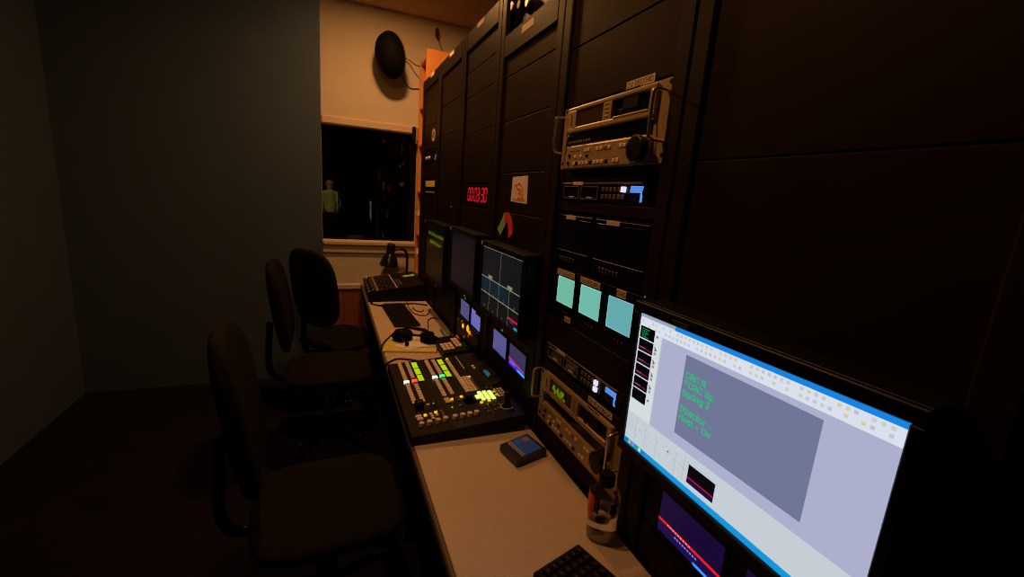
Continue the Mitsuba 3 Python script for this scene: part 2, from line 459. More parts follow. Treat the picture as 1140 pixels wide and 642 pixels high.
def tape_deck(label, dz, lit, gname):
    k = thing('tape_deck', label, 'tape deck')
    z = lambda r: Z(r + dz)

    def put(mesh, mat, key, parent, smooth=False, **kw):   # sizes were taken on the faceplate's plane; pieces standing proud of it are that much smaller
        mesh = mesh.copy()
        v = mesh.vertices
        if key == 'handle':
            v[:, 2] = EYE + (v[:, 2] - EYE) * 0.955
        elif mesh.bounds[1][0] < 0.70:
            v[:, 0] = np.where(v[:, 0] < 0.68, 0.68 - (0.68 - v[:, 0]) * 0.5, v[:, 0])
            f = min(v[:, 0].min(), 0.680) / 0.680
            v[:, 1:] = v[:, 1:] * f + [0, EYE * (1 - f)]
            if f < 0.9985:
                v[:, 0] = np.minimum(v[:, 0], 0.6815)
        mesh.vertices = v
        return put_entry(mesh, mat, key, parent, smooth, **kw)
    Y1, Y0 = RACK_Y[2] - POST - 0.003, RACK_Y[1] + POST + 0.003     # 1.286 .. 0.809
    yl, yr = 1.266, 0.864                                            # inside the ears
    put(cat([rbox(0.680, 0.684, Y0, Y1, z(0.1), z(0.28), 0.001)]), 'deck_beige', 'faceplate', k)
    put(box(0.685, 1.10, yr, yl, z(0.104), z(0.276)), 'deck_shade', 'body', k)
    # upper housing: frame around the display and the cassette mouth, built as four bars and two uprights
    up = [rbox(0.655, 0.682, yr, yl, z(0.268), z(0.2795), 0.003), rbox(0.655, 0.682, yr, yl, z(0.207), z(0.222), 0.003), rbox(0.655, 0.682, 1.218, yl, z(0.22), z(0.27), 0.002),
          rbox(0.657, 0.682, 1.037, 1.077, z(0.22), z(0.27), 0.002), rbox(0.655, 0.682, yr, 0.883, z(0.22), z(0.27), 0.002)]
    put(cat(up), 'deck_beige', 'upper_housing', k)
    s = put(box(0.664, 0.680, 1.077, 1.218, z(0.222), z(0.268)), 'dark_brown', 'display', k)
    if lit:
        q = 0.672 / 0.680
        d = Screen(0.6716, 1.212 * q, EYE + (z(0.262) - EYE) * q, 0.13, 0.035)
        col = lin(150, 185, 20)
        for r, row in enumerate(['  8  2 88', '88:88:88', ' 8 88 8']):
            d.text(row, 0.0075, 0.008 + 0.006 * r, 0.012 + 0.0095 * r, col, 0.0002, width=0.072)
        d.build(s, 'digits', 0.01, label='lit yellow-green digits')
    for q in range(4):
        put(rbox(0.6545, 0.6575, 1.049, 1.065, z(0.2285 + 0.0105 * q), z(0.2335 + 0.0105 * q), 0.0008), 'deck_shade', 'side_key', k)
    put(box(0.678, 0.6795, 0.883, 1.037, z(0.222), z(0.268)), 'black', 'cassette_mouth', k)
    put(turn(rbox(0.660, 0.664, 0.925, 0.985, z(0.236), z(0.284), 0.001), 0), 'black', 'cassette_flap', k)
    put(rbox(0.652, 0.659, 0.886, 1.025, z(0.2205), z(0.2255), 0.0015), 'deck_beige' if not lit else 'key_tan', 'mouth_lip', k)
    put(rbox(0.651, 0.6575, 0.985, 0.998, z(0.226), z(0.240), 0.001), 'black', 'latch', k)
    put(face_text('Clear', 0.008, 1.243, z(0.243), 0.6548, 0.0006) if False else rbox(0.654, 0.6555, 1.238, 1.246, z(0.228), z(0.258), 0.0004), 'label_print', 'maker_mark', k)
    # dark recessed band between the two halves
    put(rbox(0.668, 0.682, yr + 0.002, yl - 0.002, z(0.168), z(0.2065), 0.002), 'black_gloss', 'dark_band', k)
    for q, y in enumerate(np.linspace(1.245, 1.13, 9)):
        put(rbox(0.6655, 0.669, y - 0.0045, y + 0.0045, z(0.1745), z(0.1815), 0.0008), 'key_dark', 'band_key', k)
    # lower control panel
    put(rbox(0.646, 0.682, yr + 0.01, yl - 0.002, z(0.1005), z(0.1675), 0.004), 'deck_beige', 'control_panel', k)
    rows = [(0.151, [(1.160, 't'), (1.143, 't'), (1.098, 't'), (1.079, 't'), (1.060, 'r'), (1.041, 't'), (0.990, 't'), (0.974, 't')], 0.0095),
            (0.135, [(1.215, 't'), (1.183, 't'), (1.150, 'd')], 0.008),
            (0.1155, [(1.220, 't'), (1.205, 'd'), (1.187, 't'), (1.168, 't'), (1.148, 't'), (1.128, 'd'), (1.106, 't'), (1.088, 't'), (1.070, 't'), (1.050, 'd'), (1.015, 't'), (0.998, 't')], 0.010)]
    for zc, cells, hh in rows:
        for y, c in cells:
            put(rbox(0.641, 0.647, y - 0.014 - 0.0062, y - 0.014 + 0.0062, z(zc - hh / 2), z(zc + hh / 2), 0.0012), {'t': 'key_tan', 'r': 'red_key', 'd': 'black'}[c], 'key', k)
    for y in np.linspace(1.232, 1.178, 7):
        put(rbox(0.6445, 0.647, y - 0.0022, y + 0.0022, z(0.148), z(0.154), 0.0005), 'label_print', 'level_mark', k)
    for y in (1.243, 1.238):
        put(cyl((0.6465, y, z(0.118 if y > 1.24 else 0.140)), (0.638, y, z(0.118 if y > 1.24 else 0.140)), 0.005, n=14), 'black', 'small_knob', k)
    jc = (0.6465, 0.921, z(0.1400))
    put(lathe([[0, 0], [0.0325, 0], [0.0325, 0.008], [0.030, 0.014], [0, 0.014]], jc, (-1, 0, 0), 40), 'steel', 'dial_ring', k, 30)
    jd = put(lathe([[0, 0.013], [0.0305, 0.013], [0.0305, 0.048], [0.028, 0.052], [0.012, 0.053], [0, 0.053]], jc, (-1, 0, 0), 40), 'black', 'jog_dial', k, 30)
    put(lathe([[0.0, 0.052], [0.0095, 0.052], [0.0095, 0.0545], [0, 0.0545]], (jc[0], jc[1] + 0.016, jc[2] - 0.01), (-1, 0, 0), 20), 'black_gloss', 'finger_dimple', jd, 30)
    # rack handles: bent chromed rods standing off the ears
    for y in (1.262, 0.8175):
        put(tube([(0.6795, y, z(0.264)), (0.652, y, z(0.264)), (0.642, y, z(0.260)), (0.638, y, z(0.250)), (0.638, y, z(0.168)), (0.642, y, z(0.158)), (0.652, y, z(0.154)), (0.6795, y, z(0.154))], 0.0038, 10, 4), 'chrome', 'handle', k, True)
    for y in (yl - 0.003, yr + 0.012):   # thin bent edge rails of the control panel
        put(tube([(0.668, y, z(0.204)), (0.650, y, z(0.200)), (0.643, y, z(0.188)), (0.643, y, z(0.150))], 0.0028, 8, 4), 'chrome', 'edge_rail', k, True)
    for y in (Y1 - 0.009, Y0 + 0.009):
        for zz in (0.118, 0.272):
            put(lathe([[0, 0], [0.0055, 0], [0.004, 0.003], [0, 0.0035]], (0.680, y, z(zz)), (-1, 0, 0), 12), 'black', 'screw', k)
    return k


deck1 = tape_deck('beige tape deck with chrome handles under the upper DV RECORD label', 0.0, False, None)
deck2 = tape_deck('beige tape deck with lit yellow-green digits behind the water bottle', -0.8515, True, None)


def strip(key, label, y0, y1, z0, z1, x, text, h, group=None):
    k = thing(key, label, 'label', group)
    put(rbox(x - 0.0014, x, y0, y1, Z(z0), Z(z1), 0.0004), 'label_paper', 'tape', k)
    put(face_text(text, h, (y0 + y1) / 2, (z0 + z1) / 2 + EYE, x - 0.0013, 0.0006, width=(y1 - y0) * 0.90), 'label_print', 'lettering', k)
    return k


strip('label_strip', 'label strip reading DV RECORD above the upper tape deck', 0.874, 0.980, 0.2815, 0.3005, PX, 'DV RECORD', 0.0125)
strip('label_strip', 'label strip reading DV PLAYBACK above the lower tape deck', 0.869, 0.987, -0.5555, -0.5365, PX, 'DV PLAYBACK', 0.0125)

# slim recorders


def slim_recorder(label, zt, lights):
    k = thing('slim_recorder', label, 'recorder')
    ya, yb = RACK_Y[1] + POST + 0.003, RACK_Y[2] - POST - 0.003
    put(rbox(0.682, 0.82, ya, yb, Z(zt - 0.0555), Z(zt), 0.002), 'black', 'body', k)
    put(rbox(0.6775, 0.683, 0.86, 1.26, Z(zt - 0.006), Z(zt - 0.001), 0.001), 'key_dark', 'top_edge', k)
    for a, b in ((1.150, 1.243), (1.050, 1.140)):
        f = put(cat([box(0.676, 0.683, a, b, Z(zt - 0.014), Z(zt - 0.011)), box(0.676, 0.683, a, b, Z(zt - 0.048), Z(zt - 0.045)), box(0.676, 0.683, a, a + 0.003, Z(zt - 0.046), Z(zt - 0.012)),
                     box(0.676, 0.683, b - 0.003, b, Z(zt - 0.046), Z(zt - 0.012))]), 'key_dark', 'tape_slot', k)
        put(box(0.6808, 0.6835, a + 0.003, b - 0.003, Z(zt - 0.045), Z(zt - 0.014)), 'black_gloss', 'slot_door', f)
        put(box(0.6785, 0.681, (a + b) / 2 - 0.014, (a + b) / 2 + 0.014, Z(zt - 0.044), Z(zt - 0.041)), 'key_tan', 'slot_mark', f)
    for r in range(2):
        for c in range(6):
            y, zz = 1.028 - 0.0182 * c, zt - 0.019 - 0.019 * r
            if (r, c) in lights:
                glow(rbox(0.674, 0.682, y - 0.0072, y + 0.0072, Z(zz - 0.0070), Z(zz + 0.0070), 0.001), lin(228, 224, 255), 'lit_button', k, label='glowing white button')
            else:
                put(rbox(0.677, 0.682, y - 0.006, y + 0.006, Z(zz - 0.006), Z(zz + 0.006), 0.001), 'key_dark', 'button', k)
    d = Screen(0.6812, 0.913, Z(zt - 0.010), 0.049, 0.038)
    bl = lin(88, 150, 238)
    d.rect(0, 0, 0.049, 0.016, bl)
    d.rect(0.040, 0.016, 0.049, 0.038, bl)
    d.rect(0.0, 0.0165, 0.0395, 0.038, lin(3, 5, 12))
    for r in range(2):
        for c in range(7):
            d.rect(0.004 + 0.0062 * c, 0.0035 + 0.006 * r, 0.008 + 0.0062 * c, 0.0062 + 0.006 * r, lin(60, 110, 205), 0.0002)
    d.build(k, 'display', 0.02, label='blue lit display')
    put(lathe([[0, 0], [0.013, 0], [0.012, 0.014], [0, 0.015]], (0.682, 0.838, Z(zt - 0.026)), (-1, 0, 0), 24), 'black', 'knob', k, 30)
    put(rbox(0.6755, 0.6770, 1.130, 1.188, Z(zt - 0.009), Z(zt + 0.0012), 0.0004), 'label_paper', 'name_tag', k)
    return k


slim_recorder('slim black recorder with a blue display below the upper tape deck', 0.0605, {(0, 5)})
slim_recorder('slim black recorder with a blue display above the lower tape deck', -0.4655, {(0, 4), (1, 4)})

# two dark monitors side by side
for y0, y1, lab, ty in ((1.050 + 0.012, 1.283, 'dark small rack monitor with a label on top, left of the pair', 1.185), (0.812, 1.057, 'dark small rack monitor with a label on top, right of the pair', 0.965)):
    k = thing('preview_monitor', lab, 'monitor', 'pair of dark rack monitors')
    put(rbox(0.684, 0.95, y0, y1, Z(-0.2045), Z(-0.032), 0.004), 'black_matte', 'housing', k)
    put(rbox(0.6805, 0.685, y0 + 0.008, y1 - 0.004, Z(-0.042), Z(-0.039), 0.001), 'console_grey', 'top_edge', k)
    put(rbox(0.6815, 0.685, y0 + 0.014, y1 - 0.014, Z(-0.143), Z(-0.050), 0.001), 'black_gloss', 'screen', k)
    put(rbox(0.6800, 0.685, y0 + 0.012, y1 - 0.012, Z(-0.150), Z(-0.1475), 0.001), 'console_grey', 'lower_edge', k)
    for q in range(6):
        put(rbox(0.681, 0.685, y1 - 0.055 - 0.016 * q, y1 - 0.045 - 0.016 * q, Z(-0.182), Z(-0.168), 0.001), 'console_grey', 'button', k)
    put(lathe([[0, 0], [0.008, 0], [0.007, 0.010], [0, 0.010]], (0.684, y1 - 0.028, Z(-0.174)), (-1, 0, 0), 18), 'black', 'knob', k, 30)
    put(rbox(0.6785, 0.6800, ty - 0.029, ty + 0.029, Z(-0.051), Z(-0.038), 0.0004), 'label_paper', 'name_tag', k)

# three lit monitors in one rack unit
k = thing('triple_monitor', 'black rack unit with three pale green lit screens', 'monitor')
ya, yb = RACK_Y[1] + POST + 0.003, RACK_Y[2] - POST - 0.003
put(rbox(0.684, 0.80, ya, yb, Z(-0.3745), Z(-0.2105), 0.001), 'black', 'housing', k)
for i, (a, b, tint) in enumerate(((1.232, 1.127, (112, 184, 160)), (1.091, 0.984, (112, 186, 168)), (0.949, 0.843, (100, 170, 172)))):
    t = np.array(lin(*tint))
    d = Screen(0.6822, a, Z(-0.232), a - b, 0.085)
    w = a - b
    d.rect(0, 0, w, 0.085, t)
    e = np.minimum(t * 1.35 + 0.05, 1.0)
    d.rect(0, 0, w, 0.0022, e, 0.0002); d.rect(0, 0.0022, 0.0028, 0.083, e, 0.0002); d.rect(w - 0.0018, 0.0022, w, 0.083, e, 0.0002); d.rect(0.0028, 0.083, w - 0.0018, 0.085, e, 0.0002)
    d.build(k, 'screen', 0.08)
    fr = put(cat([box(0.680, 0.6842, b - 0.006, a + 0.006, Z(-0.2305), Z(-0.226)), box(0.680, 0.6842, b - 0.006, a + 0.006, Z(-0.322), Z(-0.3178)), box(0.680, 0.6842, a + 0.0015, a + 0.006, Z(-0.318), Z(-0.230)),
                  box(0.680, 0.6842, b - 0.006, b - 0.0015, Z(-0.318), Z(-0.230))]), 'black', 'bezel', k)
    for q in range(3):
        put(rbox(0.681, 0.6845, a - 0.05 - 0.016 * q, a - 0.042 - 0.016 * q, Z(-0.345), Z(-0.339), 0.001), 'console_grey', 'button', k)
put(rbox(0.6825, 0.6845, 1.134, 1.170, Z(-0.3685), Z(-0.3515), 0.0004), 'label_paper', 'name_tag', k)
for j in range(3):
    put(rbox(0.6818, 0.6827, 1.139, 1.165, Z(-0.3655 + 0.0045 * j), Z(-0.3640 + 0.0045 * j), 0.0002), 'label_print', 'print_line', k)
strip('label_strip', 'label strip above the leftmost of the three green screens', 1.128, 1.237, -0.2275, -0.2095, 0.6800, 'STUDIO', 0.0115)
strip('label_strip', 'label strip reading DV RECORD above the middle of the three green screens', 0.990, 1.093, -0.2275, -0.2095, 0.6800, 'DV RECORD', 0.0115)
strip('label_strip', 'short label strip reading DVD above the rightmost green screen', 0.874, 0.914, -0.2275, -0.2065, 0.6800, 'DVD', 0.0115)
k = thing('tally_light', 'tiny yellow indicator on the rack right of the DVD label', 'indicator light')
put(cyl((RX + 0.001, 0.828 - 0.035, Z(-0.2)), (RX - 0.002, 0.828 - 0.035, Z(-0.2)), 0.004, n=12), 'black', 'collar', k)
glow(cyl((RX - 0.002, 0.793, Z(-0.2)), (RX - 0.0035, 0.793, Z(-0.2)), 0.0022, n=10), lin(120, 110, 30), 'lens', k)

# ------------------------------------------------------------------ double rack monitors with small lit screens


def small_pair(label, i, screens, zt, zb):
    k = thing('double_monitor', label, 'monitor')
    ya, yb = RACK_Y[i] + POST + 0.003, RACK_Y[i + 1] - POST - 0.003
    put(rbox(0.684, 0.80, ya, yb, Z(zb), Z(zt), 0.004), 'black', 'housing', k)
    for (a, b, c, e, kind) in screens:
        d = Screen(0.6822, a, Z(c), a - b, c - e)
        w, h = a - b, c - e
        if kind in 'AB':
            base = np.array(lin(80, 78, 122) if kind == 'A' else lin(105, 108, 180))
            if kind == 'B':                           # the second page stands a line lower at its right
                d.rect(0, 0, w * 0.42, h, base); d.rect(w * 0.42, h * 0.16, w, h, base)
            else:
                d.rect(0, 0, w, h, base)
            for q in range(6):
                u = w * (0.12 + 0.14 * q)
                d.rect(u, h * 0.2, u + w * 0.03, h * 0.93, base * 0.72, 0.0002)
        elif kind == 'C':
            base = np.array(lin(84, 84, 140))
            d.rect(0, 0, w, h, base)
            for q in range(7):
                d.rect(w * (0.1 + 0.12 * q), h * 0.04, w * (0.12 + 0.12 * q), h * 0.96, base * 0.88, 0.0002)
        else:
            base = np.array(lin(56, 48, 88) if kind == 'D' else lin(24, 8, 52))
            d.rect(0, 0, w, h, base)
            top = 0.70
            if kind == 'D':
                d.poly([(0, h * 0.66), (w * 0.92, h * 0.78), (w * 0.92, h * 0.83), (0, h * 0.72)], lin(235, 70, 90), 0.0002)
                d.poly([(0, h * 0.72), (w * 0.95, h * 0.83), (w, h), (0, h)], lin(70, 40, 215), 0.0002)
                d.text('10102', 0.006, w * 0.10, h * 0.88, lin(150, 140, 255), 0.0004) if False else None
                for q in range(4):
                    d.rect(w * (0.08 + 0.09 * q), h * 0.80, w * (0.14 + 0.09 * q), h * 0.88, lin(150, 120, 250), 0.0004)
                d.rect(w * 0.55, h * 0.88, w, h, lin(60, 165, 255), 0.0005)
            else:
                d.rect(0, h * 0.70, w, h, lin(30, 12, 70), 0.0001)
                d.rect(0, h * 0.665, w, h * 0.735, lin(235, 28, 22), 0.0002)
                for q in range(9):                    # unreadable small lettering on and under the red line
                    d.rect(w * (0.16 + 0.045 * q), h * 0.68, w * (0.19 + 0.045 * q), h * 0.72, lin(250, 130, 120), 0.0004)
                for q in range(9):
                    d.rect(w * (0.30 + 0.042 * q), h * 0.80, w * (0.328 + 0.042 * q), h * 0.84, lin(125, 135, 235), 0.0004)
                d.rect(w * 0.62, h * 0.93, w, h, lin(60, 150, 255), 0.0005)
        d.build(k, 'screen', 0.05)
        put(cat([box(0.6795, 0.6842, b - 0.008, a + 0.008, Z(c + 0.0008), Z(c + 0.007)), box(0.6795, 0.6842, b - 0.008, a + 0.008, Z(e - 0.007), Z(e - 0.0008)),
                 box(0.6795, 0.6842, a + 0.0008, a + 0.008, Z(e), Z(c)), box(0.6795, 0.6842, b - 0.008, b - 0.0008, Z(e), Z(c))]), 'black', 'bezel', k)
    return k


kc = small_pair('black rack unit with two pale violet screens behind the small controller', 3, [(2.338, 2.168, -0.574, -0.666, 'A'), (2.133, 1.967, -0.577, -0.665, 'B')], -0.5365, -0.7285)
kb = small_pair('black rack unit with two screens, one showing a red and blue caption', 2, [(1.786, 1.622, -0.581, -0.674, 'C'), (1.588, 1.421, -0.583, -0.674, 'D')], -0.5365, -0.7235)
kf = small_pair('black rack unit with a dark purple screen under the large computer monitor', 0, [(0.660, 0.487, -0.612, -0.7085, 'E'), (0.440, 0.268, -0.612, -0.7085, 'E')], -0.5865, -0.7235)
for parent, y, z in ((kc, 2.282, -0.548), (kc, 2.262, -0.560), (kb, 1.687, -0.562)):
    glow(rbox(0.6805, 0.6842, y - 0.007, y + 0.007, Z(z - 0.0045), Z(z + 0.0045), 0.001), lin(20, 130, 45), 'power_light', parent)

# ------------------------------------------------------------------ clock, paper and tape on the racks
k = thing('digital_clock', 'black digital clock with red digits reading 00:03:30', 'clock')
cy0, cy1, cz0, cz1 = 1.960, 2.425, -0.058, 0.058
put(rbox(0.684, 0.76, cy0, cy1, Z(cz0), Z(cz1), 0.004), 'black', 'housing', k)
SEG = {'0': 'abcdef', '3': 'abcdg'}
red, pink = lin(235, 10, 42), lin(255, 90, 120)
d = Screen(0.6822, 2.318, Z(0.034), 0.325, 0.064)
d.rect(-0.012, -0.006, 0.340, 0.070, lin(7, 1, 1), -0.0006)


def digit(u, ch, w=0.036, h=0.061, sl=0.009, t=0.0085):
    P = {'a': (0, 0, w, 0), 'b': (w, 0, w, h / 2), 'c': (w, h / 2, w, h), 'd': (0, h, w, h), 'e': (0, h / 2, 0, h), 'f': (0, 0, 0, h / 2), 'g': (0, h / 2, w, h / 2)}
    sk = lambda x, y: (u + x + sl * (1 - y / h), y)
    for s in SEG[ch]:
        a, b, c_, e = P[s]
        m0, m1 = sk(a, b), sk(c_, e)
        dx, dy = m1[0] - m0[0], m1[1] - m0[1]
        d.line(m0[0] + dx * 0.10, m0[1] + dy * 0.10, m1[0] - dx * 0.10, m1[1] - dy * 0.10, t, red, 0.0)


u = 0.0
for ch in '00:03:30':
    if ch == ':':
        d.rect(u + 0.000, 0.018, u + 0.008, 0.026, red); d.rect(u - 0.002, 0.040, u + 0.006, 0.048, red)
        u += 0.018
    else:
        digit(u, ch)
        u += 0.0475
d.build(k, 'digits', 0.05, label='glowing red digits')

k = thing('sticker', 'white paper sticker with an orange bird drawing on the black rack', 'sticker')
cs = [(1.683, 0.083), (1.535, 0.086), (1.528, -0.018), (1.690, -0.013)]
x = PX - 0.0010
v = [(x, y, Z(z)) for y, z in cs] + [(x - 0.0012, y, Z(z)) for y, z in cs]
put(trimesh.convex.convex_hull(np.array(v)), 'white_paper', 'sheet', k)
strokes = [[(1.632, 0.050), (1.612, 0.056), (1.590, 0.046), (1.570, 0.024), (1.572, 0.006), (1.590, 0.000), (1.616, 0.002)], [(1.640, 0.044), (1.622, 0.034), (1.604, 0.036), (1.588, 0.022), (1.600, 0.012)],
           [(1.622, 0.026), (1.606, 0.018), (1.596, 0.028)], [(1.655, 0.046), (1.640, 0.052), (1.628, 0.046)]]
draw = cat([tube([(0, y, Z(z)) for y, z in s], 0.0042 if j < 2 else 0.003, 6, 5) for j, s in enumerate(strokes)])
draw.vertices = draw.vertices * [0.1, 1, 1] + [x - 0.0016, 0, 0]
put(draw, 'orange_ink', 'drawing', k, label='orange line drawing of a bird')
put(cat([rbox(x - 0.0018, x - 0.001, y, y + 0.008, Z(-0.010), Z(-0.002 + 0.004 * (i % 2)), 0.0003) for i, y in enumerate(np.linspace(1.545, 1.66, 9))]), 'orange_ink', 'print_line', k)


def ribbon(pts, w, x, mat, parent, key):
    """A flat strip of tape along a path on the rack's front; ends curl slightly off it."""
    p = smooth_path([(0, y, z) for y, z in pts], 6)[:, 1:]
    t = np.gradient(p, axis=0); t /= np.linalg.norm(t, axis=1, keepdims=True)
    n = np.stack([-t[:, 1], t[:, 0]], 1) * w / 2
    L = len(p)
    curl = 0.010 * np.linspace(0, 1, L) ** 2
    vs = np.vstack([np.stack([x - curl - dx, p[:, 0] + s * n[:, 0], Z(0) + p[:, 1] + s * n[:, 1]], 1) for s in (-1, 1) for dx in (0, 0.0012)])
    f = []
    q = lambda a, b, c, e: f.extend([[a, b, c], [a, c, e]])
    for i in range(L - 1):
        for a, b in ((0, 1), (1, 3), (3, 2), (2, 0)):
            q(a * L + i, b * L + i, b * L + i + 1, a * L + i + 1)
    q(0, 2 * L, 3 * L, L); q(L - 1, 2 * L - 1, 4 * L - 1, 3 * L - 1)
    put(trimesh.Trimesh(vs, f, process=False), mat, key, parent)


k = thing('coloured_strips', 'red and green paper strips taped to the black rack', 'paper strips')
ribbon([(1.735, -0.072), (1.752, -0.105), (1.778, -0.146)], 0.046, PX - 0.0006, 'green_tape', k, 'green_strip')
ribbon([(1.742, -0.084), (1.700, -0.082), (1.664, -0.105), (1.640, -0.150)], 0.044, PX - 0.0022, 'red_tape', k, 'red_strip')

# ------------------------------------------------------------------ large monitors on the rack fronts


def big_monitor(label, x, ya, yb, zt, zb, paint, bez=0.016, back=0.0, led=None):
    """ya, yb: left and right end of the lit area; the housing reaches back to the rack posts, where arms hold it."""
    k = thing('monitor', label, 'monitor')
    b, bt = bez, bez + 0.006
    put(rbox(x + 0.006, RX - 0.0015, yb - b, ya + b, Z(zb) - bt, Z(zt) + bt, 0.004), 'black', 'housing', k)
    put(cat([rbox(x - 0.004, x + 0.008, yb - b, ya + b, Z(zt), Z(zt) + bt, 0.002), rbox(x - 0.004, x + 0.008, yb - b, ya + b, Z(zb) - bt, Z(zb), 0.002), rbox(x - 0.004, x + 0.008, ya, ya + b, Z(zb), Z(zt), 0.002),
             rbox(x - 0.004, x + 0.008, yb - b, yb, Z(zb), Z(zt), 0.002)]), 'black', 'bezel', k)
    d = Screen(x + 0.003, ya, Z(zt), ya - yb, zt - zb)
    paint(d)
    d.build(k, 'screen', 0.15 if 'computer' in label else 0.04)
    if led:
        glow(rbox(x - 0.0055, x - 0.0035, led[0] - 0.004, led[0] + 0.004, Z(led[1]) - 0.003, Z(led[1]) + 0.003, 0.001), lin(150, 140, 255), 'power_light', k)
    put(rbox(x - 0.0052, x - 0.0038, (ya + yb) / 2 + 0.10, (ya + yb) / 2 + 0.14, Z(zt) + 0.005, Z(zt) + 0.012, 0.0004), 'console_grey', 'badge', k)
    if 'computer' not in label:
        put(rbox(x - 0.0050, x - 0.0036, ya - 0.001, ya + b - 0.004, Z(zt) + 0.003, Z(zt) + bt - 0.004, 0.0004), 'key_tan', 'corner_sticker', k)
    return k


def paint_multi(d):
    w, h = d.w, d.h
    g0, line = np.array(lin(19, 21, 22)), lin(140, 142, 118)
    d.rect(0, 0, w, h, g0)
    r1, r2 = 0.127, 0.192
    for c in range(4):
        a, b = w * c / 4, w * (c + 1) / 4
        d.rect(a, r1, b, r2, lin(15, 34, 42) if c < 3 else lin(19, 20, 22), 0.0001)
        d.rect(a, r2, b, h, lin(16, 18, 20), 0.0001)
    t = 0.0032
    for v in (t / 2, r1, r2):
        d.rect(0, v - t / 2, w, v + t / 2, line, 0.0003)
    d.rect(w / 2 - t / 2, 0, w / 2 + t / 2, h, np.array(line) * 0.55, 0.0002)
    for c in (1, 3):
        d.rect(w * c / 4 - t / 2, r1, w * c / 4 + t / 2, h, np.array(line) * 0.55, 0.0002)
    d.rect(w - 0.002, 0, w, h, np.array(line) * 0.25, 0.0002)
    for u, s in ((w * 0.25, 'PVW'), (w * 0.75, 'PGM')):
        d.rect(u - 0.026, r1 - 0.016, u + 0.026, r1 - 0.002, lin(90, 92, 80), 0.0003)
        d.text(s, 0.0085, u - 0.018, r1 - 0.005, lin(190, 192, 165), 0.0005, 0.036)
    for row, vb in ((0, r2), (1, h)):
        for c in range(4):
            if row == 1 and c == 3:
                continue
            u = w * (c + 0.5) / 4
            d.text(str(row * 4 + c + 1), 0.0085, u - 0.004, vb - 0.004, lin(150, 152, 140), 0.0005)
    u0 = w * 0.75 + 0.004
    d.rect(u0, h - 0.034, w - 0.003, h - 0.027, lin(205, 25, 50), 0.0004)
    d.rect(u0, h - 0.027, w - 0.003, h - 0.011, lin(20, 14, 40), 0.0004)
    d.rect(u0 + 0.02, h - 0.024, u0 + 0.06, h - 0.020, lin(120, 60, 90), 0.0005)
    d.rect(u0 + 0.06, h - 0.011, w - 0.003, h - 0.002, lin(40, 150, 160), 0.0004)


big_monitor('black monitor split into ten dark panes by pale lines', 0.606, 1.785, 1.352, -0.207, -0.466, paint_multi)


def paint_dark(d):
    n = 12
    for i in range(n):
        d.rect(d.w * i / n, 0, d.w * (i + 1) / n, d.h, np.array(lin(13, 12, 19)))


big_monitor('dark blank monitor left of the split screen monitor', 0.606, 2.326, 1.888, -0.194, -0.460, paint_dark)


def paint_far(d):
    d.rect(0, 0, d.w, d.h, lin(6, 5, 4))
    col = lin(92, 112, 12)
    # two lines of lettering too blurred to read: letter-high strokes of uneven width
    r = random.Random(3)
    for v, u0, u1 in ((0.042, 0.075, 0.500), (0.092, 0.135, 0.420)):
        u = u0
        while u < u1:
            w = r.choice((0.010, 0.015, 0.019))
            hh = r.choice((0.017, 0.022, 0.026))
            d.rect(u, v + 0.026 - hh, u + w * 0.5, v + 0.026, col, 0.0002)
            d.rect(u + w * 0.5, v + 0.026 - hh * 0.5, u + w, v + 0.026 - hh * 0.2, col, 0.0002)
            u += w + r.choice((0.003, 0.004, 0.012))


big_monitor('dark monitor with two lines of blurred green lettering, farthest along the racks', 0.600, 2.992, 2.472, -0.205, -0.545, paint_far, led=(2.62, -0.566))


